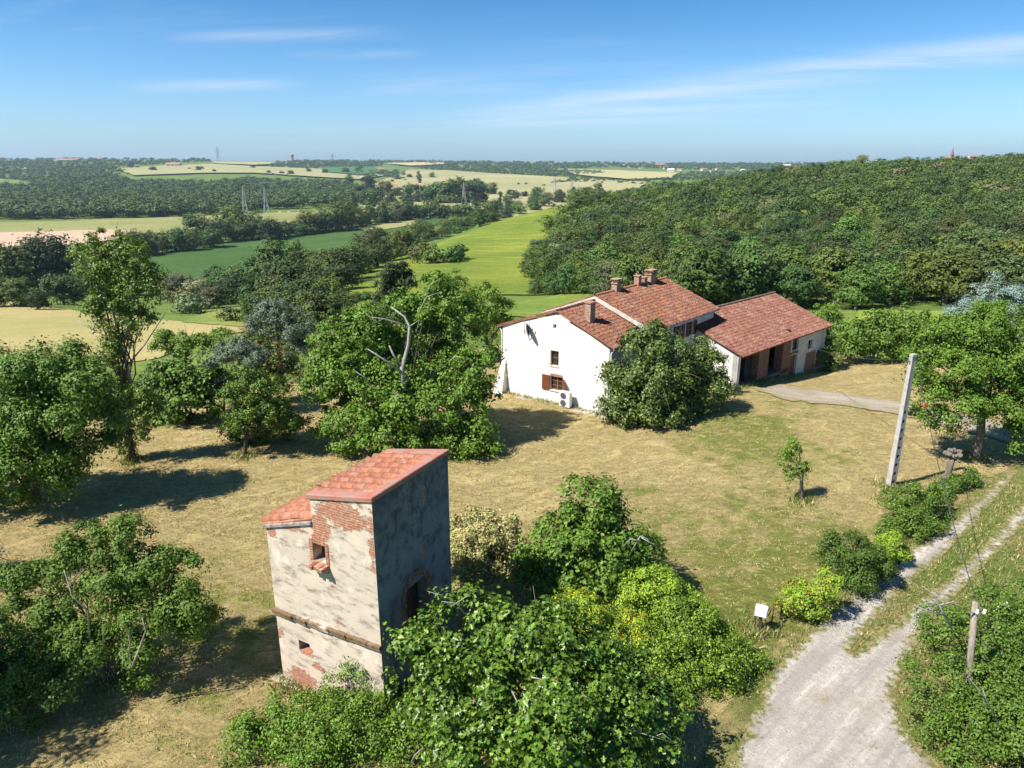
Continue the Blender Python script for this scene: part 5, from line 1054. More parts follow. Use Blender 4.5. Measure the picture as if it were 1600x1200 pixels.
rows([(655,408,34),(678,412,30),(698,412,34),(716,408,32),(665,400,26)], 'thorn_bush', 'green thorn bush in the clump on the flowering meadow', 'bushes on the meadow', BUSHM[:2], 'bush')
rows([(645,378,34),(668,374,32),(690,370,30),(710,364,28),(730,360,26),(750,354,26),(770,349,24),(790,343,26),(812,336,26),(832,330,24),(850,324,24),(872,318,22),(892,314,20),(775,333,24),(797,325,22),(840,314,22),(660,366,24),(700,358,22),(740,350,20)], 'hedgerow_tree', 'light green tree in the hedge behind the crest of the flowering meadow', 'hedge behind the meadow crest', [NEAR[3], NEAR[6], NEAR[0], NEAR[6]], wide=1.2)
rows([(440,502,74),(480,508,78),(515,500,70),(540,502,50),(410,505,60),(500,515,60),(460,515,60)], 'young_oak', 'mid green tree at the bottom of the slope behind the olive tree', 'trees on the slope behind the garden', [NEAR[0], NEAR[3], NEAR[6]], wide=1.1)
rows([(555,470,18),(572,469,18),(590,467,16),(606,465,16),(540,472,20),(622,464,14)], 'thorn_bush', 'low dark bush in the little hedge at the foot of the meadow', 'low hedge at the foot of the meadow', BUSHM[:2], 'bush')
rows([(285,472,52,NEAR[7]),(310,478,56,NEAR[7]),(328,482,44,NEAR[7]),(290,490,38,BUSHM[2])], 'willow', 'grey-green willow beside the stubble field', 'willows by the stubble field', ROUND, wide=1.15)
rows([(362,503,30),(378,504,22),(395,504,24)], 'thorn_bush', 'small dark bush on the edge of the stubble field', 'bushes at the stubble field edge', BUSHM[:2], 'bush')
rows([(640,316,30),(657,317,34),(672,318,38),(688,318,38),(703,319,38),(718,318,42),(732,318,40),(746,318,36),(590,322,30),(612,319,26),(606,306,24),(570,322,24),(768,305,24),(796,306,10),(575,300,24),(600,300,20),(560,308,18),(622,308,16),(575,284,16),(545,286,14),(600,330,22),(745,300,22),(850,292,5),(870,311,8),(820,309,12),(838,310,16),(805,312,16),(935,301,16),(920,300,10),(810,290,5),(822,290,5)], 'copse_tree', 'rounded tree in the copses scattered over the pale valley fields', 'copse trees on the valley fields', FARM, wide=1.15)
rows([(985,472,80,NEAR[6]),(1000,470,70,NEAR[6])], 'young_poplar', 'bright green tree directly behind the farmhouse chimneys', 'bright trees behind the chimneys', ROUND, wide=.9)
rows([(955,468,62,NEAR[7]),(1018,470,58,NEAR[7]),(1040,470,50,NEAR[7])], 'willow', 'silvery willow behind the ridge of the farmhouse', 'silver willows behind the farmhouse', ROUND, wide=1.0)
rows([(1078,478,86,NEAR[1])], 'oak_tree', 'single dark oak just behind the far end of the farmhouse roof', None, ROUND, wide=.9)
rows([(840,460,30),(865,460,36),(890,460,44),(915,460,48),(940,462,48),(1130,476,60),(1160,478,62),(1110,476,50)], 'young_oak', 'green tree on the near edge of the wood behind the farmhouse', 'trees at the wood edge behind the farmhouse', [NEAR[0], NEAR[3], NEAR[2]], wide=1.15)
rows([(420,272,7),(440,273,7),(455,274,8),(482,270,8),(508,272,9),(540,272,12),(560,270,12),(240,268,10),(205,262,8),(310,268,8),(316,266,7),(395,264,7),(335,270,6),(215,264,6),(296,266,5),(620,282,10),(640,279,8),(655,280,8),(675,279,10)], 'field_tree', 'tiny dark tree on the far pale fields', 'far field trees', FARM, wide=1.3)

# the wood on the right: the nearest 300 trees one by one, the rest as one mass
def pl_(d): return np.interp(d, [112, 125, 150, 165, 250, 330, 380, 430], [1080, 985, 890, 822, 850, 872, 892, 930])
WT = []; dd_ = 112.0
while dd_ < 470:
    st = 7.0+(dd_-112)*0.007; x0 = px_to_xy(pl_(dd_), dd_, -4)[0]; x1 = px_to_xy(1760, dd_, 0)[0]; x = x0+R_.uniform(0, st)
    while x < x1:
        WT.append((x+R_.uniform(-1.6, 1.6), dd_+R_.uniform(-1.8, 1.8))); x += st*R_.uniform(.85, 1.2)
    dd_ += st*0.86
WZ = tz(np.array([a[0] for a in WT]), np.array([a[1] for a in WT])); order = sorted(range(len(WT)), key=lambda i: math.hypot(*WT[i])); NIND = 290
for i in order[:NIND]:
    h = R_.uniform(6.0, 10.5)*(1.15 if WT[i][1] < 125 else 1); k = R_.random()
    me = NEAR[6] if k < .10 else NEAR[7] if k < .15 else NEAR[3] if k < .25 else R_.choice(NEAR[:6])
    put('woodland_oak', me, (*WT[i], WZ[i]), h, 'oak on the near slope of the wood right of the farmhouse', 'tree', 'oaks of the hillside wood', 1.25)
def merge_trees(name, pts, hs, mesh_n, leaf, mats, seed, wide=1.25):
    """a wood as one mass: light leaf clumps for every crown"""
    rg = np.random.default_rng(seed); V, Fq, M = [], [], []; n0 = 0; protos = []
    for k in range(8):
        L = [(*(rg.normal(size=2)*.17), rg.uniform(.30, .82), *([rg.uniform(.16, .27)]*2), rg.uniform(.14, .22)) for _ in range(8)]+[(0, 0, .5, .32, .32, .36)]
        p, nr = crown_pts(L, mesh_n, .13, rg, shell=.8, lean=.2, cw=.8); v, f = leaves(p, nr, leaf*rg.uniform(.7, 1.3, len(p)), T_QUAD, rg); protos.append((v, f[0]))
    for (p, h) in zip(pts, hs):
        v, f = protos[rg.integers(8)]; a = rg.uniform(0, 6.28); c, s = math.cos(a), math.sin(a); ww = h*wide*rg.uniform(.85, 1.2)
        q = np.stack([(v[:, 0]*c-v[:, 1]*s)*ww, (v[:, 0]*s+v[:, 1]*c)*ww, v[:, 2]*h], -1)+np.asarray(p); V.append(q); Fq.append(f+n0); n0 += len(v)
        M.append(np.full(len(f), rg.choice(len(mats), p=np.array([.44, .30, .20, .06][:len(mats)])/sum([.44, .30, .20, .06][:len(mats)]))))
    o = link(name, mesh_np(name, np.concatenate(V), [np.concatenate(Fq)], mats, [np.concatenate(M)])); return o
WDS = [leaf_mat('wood_mass_a', (0.052, 0.089, 0.018), (0.097, 0.140, 0.028), .25, .1, 0), leaf_mat('wood_mass_b', (0.032, 0.064, 0.018), (0.065, 0.102, 0.025), .25, .1, 0), leaf_mat('wood_mass_c', (0.084, 0.135, 0.021), (0.135, 0.187, 0.031), .25, .12, 0), leaf_mat('wood_mass_d', (0.130, 0.130, 0.057), (0.184, 0.172, 0.082), .25, .1, 0)]
rest = order[NIND:]
o = merge_trees('hillside_wood', [(*WT[i], WZ[i]-.2) for i in rest], [R_.uniform(5.5, 10.5) for _ in rest], 1100, 0.055, WDS, 5)
tag(o, 'dense oak wood covering the hillside at the right up to the skyline', 'wood', None, 'stuff')
def in_px(poly, n, seed):
    rg = np.random.default_rng(seed); P = np.array(poly, float); out = []; lo, hi = P.min(0), P.max(0)
    while len(out) < n:
        q = lo+rg.random((400, 2))*(hi-lo); q = q[inside(P, q[:, 0], q[:, 1])]; out += list(q)
    pts = []
    for q in out[:n]:
        h = hit(*q)
        if h is not None: pts.append(h)
    return pts
LWP = in_px([(-300,345),(0,344),(250,340),(400,333),(425,328),(500,325),(545,322),(590,314),(570,304),(540,290),(480,288),(400,284),(330,290),(200,288),(175,276),(100,276),(45,290),(45,296),(-300,298)], 3600, 8)
o = merge_trees('valley_wood', LWP, [R_.uniform(11, 17)*(1 if p[1] < 1500 else 1.15) for p in LWP], 240, 0.13, WDS[:2], 9, 1.35); tag(o, 'broad dark wood on the flat valley floor at the left', 'wood', None, 'stuff')
FWP = []
for poly, n, sd in (([(-300,282),(0,281),(40,284),(100,276),(180,276),(200,268),(175,262),(330,254),(330,249),(-300,250)], 1800, 1), ([(425,262),(470,265),(570,264),(600,260),(560,254),(480,252),(425,257)], 380, 2), ([(570,257),(640,256),(690,259),(640,263),(700,268),(860,278),(960,272),(860,266),(960,262),(1060,266),(1300,268),(1300,256),(1000,257),(800,255),(570,253)], 1700, 3), ([(860,288),(900,276),(1010,290),(960,287),(1050,283),(1250,280),(1250,268),(1060,272),(1050,279),(960,284)], 480, 4),
                    ([(540,276),(600,278),(635,285),(630,268),(580,268)], 100, 6), ([(-300,272),(30,272),(60,270),(180,268),(180,262),(-300,262)], 330, 7)):
    FWP += in_px(poly, n, sd)
o = merge_trees('distant_woods', FWP, [max(8, min(20, 0.0042*math.hypot(p[0], p[1])))*R_.uniform(.75, 1.2) for p in FWP], 110, 0.18, WDS[:2], 10, 1.4); tag(o, 'blue-green bands of distant woods along the horizon', 'wood', None, 'stuff')
# single crowns standing out of the skyline on the right
for px, top, d_, me in ((1212,252,400,1),(1315,247,430,0),(1345,239,420,6),(1392,246,430,1),(1415,245,440,2),(1445,245,450,0),(1540,239,450,1),(1560,241,450,4),(1575,238,450,0),(1596,238,440,2),(1520,244,455,5),(1475,246,455,3)):
    b_ = at(px, d_); put('skyline_tree', NEAR[me], b_, max(7, Dp(px, top, d_)[2]-b_[2]), 'tree crown standing up on the right-hand skyline of the wood', 'tree', 'skyline trees', 1.0)

# ------------------------------------------------------------------ poles, stump, mailbox and other small things
def conc_mat():
    m = NT('pale_concrete'); c = m.co(); n = m.noise(c, 3, 6, .7); n2 = m.noise(c, 30, 4, .7)
    m.bsdf(m.mix(m.ramp(n, .3, .7), (0.32, 0.29, 0.265), (0.43, 0.395, 0.365)), .9, n2, .4, .01, .1); return m.mat
MAT_CONC = conc_mat()
cb = at(1391, 35.4); ctop = 7.35
cp = empty('concrete_pole', cb, 'tall pale concrete utility pole with a row of dark holes', 'utility pole')
ang = 0.35; ux = np.array([math.cos(ang), math.sin(ang), 0]); uy = np.array([-math.sin(ang), math.cos(ang), 0]); zv = np.array([0, 0, 1.0])
mb = MB(); W0, W1, T0, T1 = 0.20, 0.13, 0.16, 0.105
def cw(z): k = z/ctop; return lerp(W0, W1, k), lerp(T0, T1, k)
for (xa, xb, ya, yb) in ((-1, -.55, -1, 1), (.55, 1, -1, 1)):
    P8 = []
    for z in (-0.3, ctop): w0, t0 = cw(max(z, 0)); P8 += [cb*1+ux*xa*w0+uy*ya*t0+zv*z, cb+ux*xb*w0+uy*ya*t0+zv*z, cb+ux*xb*w0+uy*yb*t0+zv*z, cb+ux*xa*w0+uy*yb*t0+zv*z]
    mb.hexa(P8)
zs = [0.35]+[0.35+0.50*k for k in range(1, 9)]; prev = -0.3
for z in zs+[None]:                                        # web between the flanges, left open at every hole
    a, b = prev, (z-0.09 if z is not None else ctop-0.001); P8 = []
    for zz_ in (a, b): w0, t0 = cw(max(zz_, 0)); P8 += [cb+ux*-.549*w0+uy*-.97*t0+zv*zz_, cb+ux*.549*w0+uy*-.97*t0+zv*zz_, cb+ux*.549*w0+uy*.97*t0+zv*zz_, cb+ux*-.549*w0+uy*.97*t0+zv*zz_]
    mb.hexa(P8); prev = (z+0.09) if z is not None else 0
mb.build('shaft', MAT_CONC, cp)
mb = MB()
for z in zs: w0, t0 = cw(z); mb.box(cb-ux*.54*w0-uy*.05+zv*(z-.088), ux*1.08*w0, uy*.10, zv*.176)
mb.build('hole', MAT_DARK, cp)
mb = MB(); tp = cb+zv*ctop
mb.cbox(tp+zv*.002, .30, .24, .16, ang); mb.build('cap', MAT_CONC, cp, bevel=.02)
mb = MB(); mb.tube([tp+zv*(-.25)-ux*.25, tp+zv*(-.25)+ux*.3], .025); mb.tube([tp+zv*(-.25)+ux*.3, tp+zv*(-.1)+ux*.3], .035); mb.tube([tp+zv*(-.25)-ux*.25, tp+zv*(-.1)-ux*.25], .035); mb.build('bracket', MAT_METAL, cp)
# wooden pole in the thicket
wb_ = at(1507, 18.2); wt = Dp(1524, 940, 18.6)
wp = empty('wooden_pole', wb_, 'weathered wooden pole with white insulators rising out of the thicket', 'utility pole')
mb = MB(); dirw = (wt-wb_); mb.tube([wb_-dirw*.05, wb_+dirw*.5, wt], [.105, .095, .085], 12); mb.build('shaft', bark_mat('weathered_pole_wood', (0.17, 0.14, 0.11), (0.32, 0.275, 0.225), 9), wp, smooth=True)
mb = MB(); t9 = wb_+dirw*.93
mb.tube([t9+np.array([-.26, -.10, 0]), t9+np.array([.24, -.10, 0])], .022, 6); mb.build('bracket', MAT_METAL, wp)
MAT_CERAM = flat('white_ceramic', (0.75, 0.74, 0.72), .25, .03)
for dx in (-.02, .20):
    mb = MB(); c_ = t9+np.array([dx, -.15, 0]); mb.tube([c_-zv*.02, c_+zv*.05, c_+zv*.09, c_+zv*.14], [.042, .055, .038, .046], 10); mb.build('insulator', MAT_CERAM, wp, smooth=True)
MAT_CABLE = flat('dark_cable', (0.05, 0.05, 0.05), .6)
def cable(a, b, sag, r, label, name='overhead_cable'):
    a, b = np.asarray(a, float), np.asarray(b, float); mb = MB(); mb.tube([a+(b-a)*t-zv*sag*4*t*(1-t) for t in np.linspace(0, 1, 24)], r, 5); o = mb.build(name, MAT_CABLE); tag(o, label, 'cable'); return o
cable(tp+zv*(-.12)-ux*.25, pbn.P(uP+0.3, 2.45, .05), .55, .020, 'overhead cable from the concrete pole to the barn wall')
cable(tp+zv*(-.12)+ux*.3, t9+np.array([0, -.2, .12]), .5, .017, 'overhead cable between the concrete pole and the wooden pole')
cable(tp+zv*(-.12)+ux*.3, Dp(1660, 650, 50), .9, .018, 'overhead cable running from the concrete pole into the locust crown')
# pollarded stump
sb = at(1478, 36.0); st_ = empty('pollard_stump', sb, 'bare pollarded trunk with a knobbly head beside the track', 'tree stump')
mb = MB(); mb.tube([sb-zv*.2, sb+zv*.3, sb+zv*1.0+ux*.05, sb+zv*1.6+ux*.1], [.26, .20, .17, .20], 10); mb.build('trunk', BARK, st_, smooth=True)
me = bpy.data.meshes.new('head'); bm = bmesh.new(); rg = random.Random(6)
for k in range(11):
    a = k*.9; r = .10+.14*rg.random()
    mat4 = Matrix.Translation(Vector(sb+zv*(1.62+.28*rg.random())+np.array([math.cos(a)*r*1.5, math.sin(a)*r*1.5, 0])+ux*.12)) @ Matrix.Diagonal((1, 1, .85, 1))
    bmesh.ops.create_icosphere(bm, subdivisions=2, radius=.10+.09*rg.random(), matrix=mat4)
for v in bm.verts: v.co += Vector((rg.gauss(0, .012), rg.gauss(0, .012), rg.gauss(0, .012)))
bm.to_mesh(me); bm.free(); me.materials.append(BARK); link('head', me, st_)
# mailbox
mp = at(1186, 22.9); mbx = empty('mailbox', mp, 'white rectangular mailbox on a dark post beside the track', 'mailbox')
a_ = -0.45; mu = np.array([math.cos(a_), math.sin(a_), 0]); mv = np.array([-math.sin(a_), math.cos(a_), 0])
mb = MB(); mb.cbox(mp+zv*-.2, .11, .11, .92, a_); mb.cbox(mp-mu*.17-mv*.12+zv*-.2, .035, .035, .98, a_); mb.build('post', MAT_DARKWOOD, mbx)
mb = MB(); mb.cbox(mp+zv*.725, .44, .34, .36, a_); mb.build('box', flat('white_enamel', (0.80, 0.80, 0.80), .35, .03), mbx, bevel=.03)
mb = MB(); o_ = mp+mu*.222-mv*.1+zv*.80; mb.box(o_, mu*.008, mv*.2, zv*.2); mb.build('door', flat('box_grey', (0.35, 0.35, 0.36), .5), mbx)
MAT_RUST = flat('rusty_steel', (0.17, 0.075, 0.04), .9, .35, 20)
f0, f1, f2 = at(1205, 23.2), at(1219, 23.6), at(1200, 23.4)
fr = empty('iron_fence', f0, 'short rusty iron fence panel with a slanting brace next to the mailbox', 'fence')
mb = MB(); mb.tube([f0-zv*.2, f0+zv*1.0], .028, 6); mb.build('post', MAT_RUST, fr); mb = MB(); mb.tube([f1-zv*.2, f1+zv*.85], .04, 6); mb.build('post', MAT_DARKWOOD, fr)
g0 = mp+mu*.25+zv*.75
for a_, b_, r_ in ((g0, f0+zv*.98, .018), (f0+zv*.7, f1+zv*.7, .014), (f0+zv*.35, f1+zv*.35, .014), (f0+zv*.95, f1+zv*.8, .014)):
    mb = MB(); mb.tube([a_, b_], r_, 5); mb.build('rail', MAT_RUST, fr)
# garden machine half hidden by the locust tree
gp = at(1437, 47.2); gmn = empty('garden_tractor', gp, 'small orange and black garden tractor half hidden by the locust tree', 'tractor')
MAT_OR = flat('orange_paint', (0.62, 0.17, 0.03), .4, .08); MAT_TYRE = flat('black_rubber', (0.02, 0.02, 0.02), .85)
def gq(x, y, z): return gp+np.array([x*.8-y*.6, x*.6+y*.8, z])
mb = MB(); mb.hexa([gq(-.2,-.28,.55), gq(.62,-.24,.55), gq(.62,.24,.55), gq(-.2,.28,.55), gq(-.2,-.26,.95), gq(.58,-.2,.85), gq(.58,.2,.85), gq(-.2,.26,.95)]); mb.build('hood', MAT_OR, gmn, bevel=.05)
mb = MB(); mb.hexa([gq(-.8,-.3,.3), gq(.6,-.2,.3), gq(.6,.2,.3), gq(-.8,.3,.3), gq(-.8,-.3,.55), gq(.6,-.2,.545), gq(.6,.2,.545), gq(-.8,.3,.55)]); mb.hexa([gq(-.75,-.25,.56), gq(-.35,-.25,.56), gq(-.35,.25,.56), gq(-.75,.25,.56), gq(-.8,-.25,.95), gq(-.62,-.25,.9), gq(-.62,.25,.9), gq(-.8,.25,.95)]); mb.build('chassis', MAT_DARK, gmn, bevel=.02)
for x, y, r in ((-.55, -.38, .32), (-.55, .38, .32), (.45, -.34, .22), (.45, .34, .22)):
    mb = MB(); c_ = np.array([x, y]); vs = []
    for yy in (-.09, .09): vs += [gq(x+math.cos(t)*r, y+yy, r+math.sin(t)*r) for t in np.linspace(0, 2*math.pi, 18, endpoint=False)]
    mb.add(vs, [(k, (k+1) % 18, 18+(k+1) % 18, 18+k) for k in range(18)]+[tuple(range(17, -1, -1)), tuple(range(18, 36))]); wh = mb.build('wheel', MAT_TYRE, gmn)
    mb = MB(); mb.tube([gq(x, y-.095, r), gq(x, y+.095, r)], r*.5, 12); mb.build('rim', MAT_CERAM, wh)
mb = MB(); mb.tube([gq(-.2, 0, .9), gq(-.32, 0, 1.12)], .02); mb.tube([gq(-.32+.05*math.sin(t), .17*math.cos(t), 1.12+.14*math.sin(t)) for t in np.linspace(0, 6.28, 16)], .018, 5, cap=False); mb.build('steering_wheel', MAT_DARK, gmn)

# ------------------------------------------------------------------ things far away in the valley
def pylon(px, py, hpx, label, group=None):
    p = hit(px, py); h = hpx*depth(p)/F; s = h/36; t = 0.22*max(1, depth(p)/900); mb = MB(); a = 0.5; cx_, sx_ = math.cos(a), math.sin(a)
    def Q(x, y, z): return p+np.array([(x*cx_-y*sx_)*s, (x*sx_+y*cx_)*s, z*s])
    lv = [(0, 3.6), (8, 2.7), (15, 1.9), (22, 1.2), (29, .8), (36, .15)]
    for i, (z, w_) in enumerate(lv):
        c4 = [Q(sx*w_, sy*w_, z) for sx, sy in ((-1,-1),(1,-1),(1,1),(-1,1))]
        if i:
            for k in range(4): mb.tube([pc[k], c4[k]], t*.8, 4); mb.tube([pc[k], c4[(k+1) % 4]], t*.45, 3); mb.tube([pc[(k+1) % 4], c4[k]], t*.45, 3)
            for k in range(4): mb.tube([c4[k], c4[(k+1) % 4]], t*.4, 3)
        pc = c4
    for z, L in ((21.5, 6.5), (26, 8.5), (30.5, 5.5)):
        for sg in (-1, 1): mb.tube([Q(sg*.9, 0, z+1.2), Q(sg*L, 0, z+.2)], t*.5, 3); mb.tube([Q(sg*.9, 0, z-.4), Q(sg*L, 0, z+.2)], t*.5, 3); mb.tube([Q(sg*L, 0, z+.2), Q(sg*L, 0, z-1.6)], t*.35, 3)
    o = mb.build('pylon', flat('galvanised_steel_'+str(px), (0.42, 0.43, 0.44), .5, .1, 1, .3)); return tag(o, label, 'pylon', group)
pylon(384, 336, 43, 'steel lattice pylon at the valley wood edge, left of the close pair'); pylon(417, 337, 43, 'steel lattice pylon at the valley wood edge, right of the close pair')
pylon(699, 318, 36, 'lattice pylon in front of the middle copse, left one'); pylon(725, 320, 34, 'lattice pylon in front of the middle copse, right one')
pylon(867, 301, 24, 'faint lattice pylon on the pale far field, left one'); pylon(893, 303, 22, 'faint lattice pylon on the pale far field, right one')
pylon(341, 252, 22, 'lattice mast standing on the skyline at the left'); pylon(520, 254, 14, 'thin lattice mast on the skyline right of the red water tower')
MAT_FARW = flat('far_white_wall', (0.72, 0.69, 0.63), .9, .06, .3); MAT_FARR = flat('far_red_roof', (0.36, 0.16, 0.115), .9, .15, .4); MAT_FARC = flat('far_cream_wall', (0.60, 0.52, 0.40), .9, .06, .3); MAT_FARB = flat('far_brick', (0.42, 0.17, 0.11), .9, .1, .3)
def cottage(px, py, wpx, label, group=None, wall_m=None, roof_m=None, asp=.65, rot=None, hw=.30, name='house'):
    p = hit(px, py)
    if p is None: return
    W = wpx*depth(p)/F; Dp_ = W*asp; hh = W*hw; a = R_.uniform(-.5, .5) if rot is None else rot; ca, sa = math.cos(a), math.sin(a)
    def Q(x, y, z): return p+np.array([x*ca-y*sa, x*sa+y*ca, z])
    t = empty(name, p, label, name, group); x, y = W/2, Dp_/2; rz = hh+Dp_*.22; mb = MB()
    mb.add([Q(-x,-y,-2), Q(x,-y,-2), Q(x,y,-2), Q(-x,y,-2), Q(-x,-y,hh), Q(x,-y,hh), Q(x,y,hh), Q(-x,y,hh), Q(-x,0,rz), Q(x,0,rz)], [(0,1,5,4), (1,2,6,9,5), (2,3,7,6), (3,0,4,8,7)])
    mb.build('wall', wall_m or MAT_FARW, t); e = W*.04; mb = MB()
    for sg in (-1, 1):
        mb.hexa([Q(-x-e,0,rz+.02), Q(x+e,0,rz+.02), Q(x+e,sg*(y+e),hh-.3), Q(-x-e,sg*(y+e),hh-.3), Q(-x-e,0,rz+.32), Q(x+e,0,rz+.32), Q(x+e,sg*(y+e),hh+.02), Q(-x-e,sg*(y+e),hh+.02)])
    mb.build('roof', roof_m or MAT_FARR, t); nw = 3
    for k in range(nw):
        c_ = -x+W*(k+.5)/nw; mb = MB(); mb.hexa([Q(c_-W*.04,-y-.06,hh*.35), Q(c_+W*.04,-y-.06,hh*.35), Q(c_+W*.04,-y+.05,hh*.35), Q(c_-W*.04,-y+.05,hh*.35), Q(c_-W*.04,-y-.06,hh*.8), Q(c_+W*.04,-y-.06,hh*.8), Q(c_+W*.04,-y+.05,hh*.8), Q(c_-W*.04,-y+.05,hh*.8)]); mb.build('window', MAT_DARK, t)
    return t
cottage(272, 261, 20, 'long white farmhouse with a red roof on the far left slope', rot=.05, asp=.5, hw=.22)
cottage(650, 295, 22, 'large orange-roofed house among the middle copses', roof_m=flat('orange_roof', (0.52, 0.24, 0.15), .9, .1, .4), wall_m=MAT_FARC, rot=.9, asp=.8, hw=.16)
cottage(640, 301, 12, 'smaller orange-roofed outbuilding just left of the large orange-roofed house', roof_m=MAT_FARR, wall_m=MAT_FARC, rot=.5, hw=.25)
cottage(616, 292, 9, 'pink roofed house half hidden in the trees left of the orange-roofed house', wall_m=MAT_FARC)
cottage(518, 304, 8, 'white house peeping out of the top of the valley wood', rot=.2)
cottage(568, 280, 9, 'white house with a grey roof on the far pale pasture', roof_m=MAT_STONE)
cottage(596, 267, 10, 'white house beneath the far skyline wood', rot=.1)
cottage(697, 294, 7, 'white house at the left of the middle pylons', wall_m=MAT_FARW)
cottage(755, 303, 9, 'low red roofed house at the right end of the middle copse', wall_m=MAT_FARC, rot=.0, hw=.2)
cottage(5, 251, 10, 'white roofed house at the far left skyline', rot=.2)
cottage(108, 253, 30, 'long red roofed building on the skyline at the left', wall_m=MAT_FARC, asp=.3, hw=.1, rot=0)
cottage(152, 251, 10, 'pink house on the skyline right of the long red roofed building', wall_m=MAT_FARC)
cottage(888, 283, 7, 'tiny white barn on the pale far field beside the faint pylons', roof_m=MAT_FARW)
cottage(930, 288, 4, 'tiny brick hut on the pale far field above the round bush', wall_m=MAT_FARB)
cottage(1518, 249, 12, 'white house with a red roof on the right-hand skyline', rot=.1, hw=.35)
cottage(1458, 251, 10, 'low red roofed house on the skyline left of the church spire', wall_m=MAT_FARC, rot=.2)
cottage(1228, 263, 14, 'large pale building glimpsed over the left end of the wood', wall_m=MAT_FARC, roof_m=MAT_STONE, rot=.1)
for px, py, w_ in ((945,261,8),(975,260,7),(985,262,6),(1022,259,9),(1030,261,12),(1040,264,9),(1048,268,10),(1062,267,8),(1085,264,7),(1100,267,9),(1122,266,8),(1085,258,5),(1112,270,7),(1000,264,5),(1160,267,6),(540,252,6),(548,252,7),(500,252,7),(560,251,6),(765,254,6)):
    cottage(px, py, w_, 'tiny pale house in the distant village on the horizon', 'houses of the distant villages', roof_m=R_.choice([MAT_FARR, MAT_STONE, MAT_FARW]), wall_m=R_.choice([MAT_FARW, MAT_FARC]))
p = hit(457, 252.5); k = depth(p)/F; wt_ = empty('water_tower', p, 'red brick water tower on the far skyline', 'water tower'); mb = MB()
mb.tube([p-zv*3, p+zv*k*7.2], [k*2.3, k*2.1], 16); mb.build('shaft', MAT_FARB, wt_); mb = MB(); mb.tube([p+zv*k*7.2, p+zv*k*8.0, p+zv*k*11.0], [k*2.2, k*2.9, k*2.9], 16); mb.build('tank', MAT_FARB, wt_); mb = MB(); mb.tube([p+zv*k*11.01, p+zv*k*11.8], [k*2.95, k*1.2], 16); mb.build('roof', MAT_STONE, wt_)
p = hit(1486, 250.5); k = depth(p)/F; ch = empty('church', p, 'brick church with a slender red spire on the right-hand skyline', 'church'); mb = MB()
mb.cbox(p-zv*3, k*4.2, k*4.2, 3+k*8, .3); mb.build('bell_tower', MAT_FARB, ch); mb = MB(); mb.tube([p+zv*k*8.01, p+zv*k*19], [k*2.6, k*.2], 8); mb.build('spire', flat('spire_brick', (0.25, 0.11, 0.095), .9), ch); mb = MB(); q0 = p+np.array([-k*6, 0, -3]); mb.cbox(q0, k*9, k*5, 3+k*4, .1); mb.build('nave', MAT_FARB, ch)
MAT_VAN = flat('white_van_paint', (0.80, 0.80, 0.80), .3, .02)
for px, py, w_, lb in ((438,333,5.4,'white van parked below the valley wood, leftmost of the row'), (452,333,5.4,'white van parked below the valley wood, second in the row'), (467,331,2.6,'small white van parked below the valley wood, between the others'), (475,331,2.4,'small white car-sized van below the valley wood, beside the low white trailer'), (480,332.5,4,'low white trailer at the right end of the parked row')):
    p = hit(px, py); k = depth(p)/F; L = w_*k; hh = min(2.6, L*.45); v = empty('van', p, lb, 'van'); a = .15; ca, sa = math.cos(a), math.sin(a)
    def Q(x, y, z): return p+np.array([x*ca-y*sa, x*sa+y*ca, z])
    y = .95; mb = MB(); mb.hexa([Q(-L/2,-y,.4), Q(L/2,-y,.4), Q(L/2,y,.4), Q(-L/2,y,.4), Q(-L/2,-y,hh), Q(L*.30,-y,hh), Q(L*.30,y,hh), Q(-L/2,y,hh)]); mb.build('body', MAT_VAN, v, bevel=.08)
    mb = MB(); mb.hexa([Q(L*.12,-y-.01,hh*.55), Q(L*.36,-y-.01,hh*.55), Q(L*.36,-y+.05,hh*.55), Q(L*.12,-y+.05,hh*.55), Q(L*.12,-y-.01,hh*.88), Q(L*.30,-y-.01,hh*.88), Q(L*.30,-y+.05,hh*.88), Q(L*.12,-y+.05,hh*.88)]); mb.build('window', MAT_GLASS, v)
    for x in (-.3, .3):
        for yy in (-y, y): mb = MB(); mb.tube([Q(x*L, yy-.1, .4), Q(x*L, yy+.1, .4)], .4, 10); mb.build('wheel', MAT_TYRE, v)

# ------------------------------------------------------------------ grass blades on the lawn, along the track and on the far side of it
def tufts(name, pts, hgt, mats, seed, label, blades=3, wid=.35, probs=None):
    rg = np.random.default_rng(seed); P = np.repeat(np.asarray(pts), blades, 0); n = len(P); h = hgt*rg.uniform(.5, 1.4, n); a = rg.uniform(0, 6.28, n); ln = rg.normal(size=(n, 2))*.45
    P[:, :2] += rg.normal(size=(n, 2))*hgt*.5; u = np.stack([np.cos(a), np.sin(a), 0*a], -1)*(h*wid*.5)[:, None]; tip = np.stack([ln[:, 0]*h, ln[:, 1]*h, h], -1)
    V = np.stack([P-u, P+u, P+tip], 1).reshape(-1, 3); Fq = np.arange(3*n).reshape(-1, 3)
    o = link(name, mesh_np(name, V, [Fq], mats, [rg.choice(len(mats), n, p=probs)])); return tag(o, label, 'grass', None, 'stuff')
def scatter(poly, n, seed, near=None):
    rg = np.random.default_rng(seed); lo, hi = poly.min(0), poly.max(0); q = lo+rg.random((n, 2))*(hi-lo); q = q[inside(poly, q[:, 0], q[:, 1])]
    if near: q = q[np.hypot(q[:, 0], q[:, 1]) < near]
    return np.concatenate([q, (tz(q[:, 0], q[:, 1])+bumpy(q[:, 0], q[:, 1])*.035+.005)[:, None]], 1)
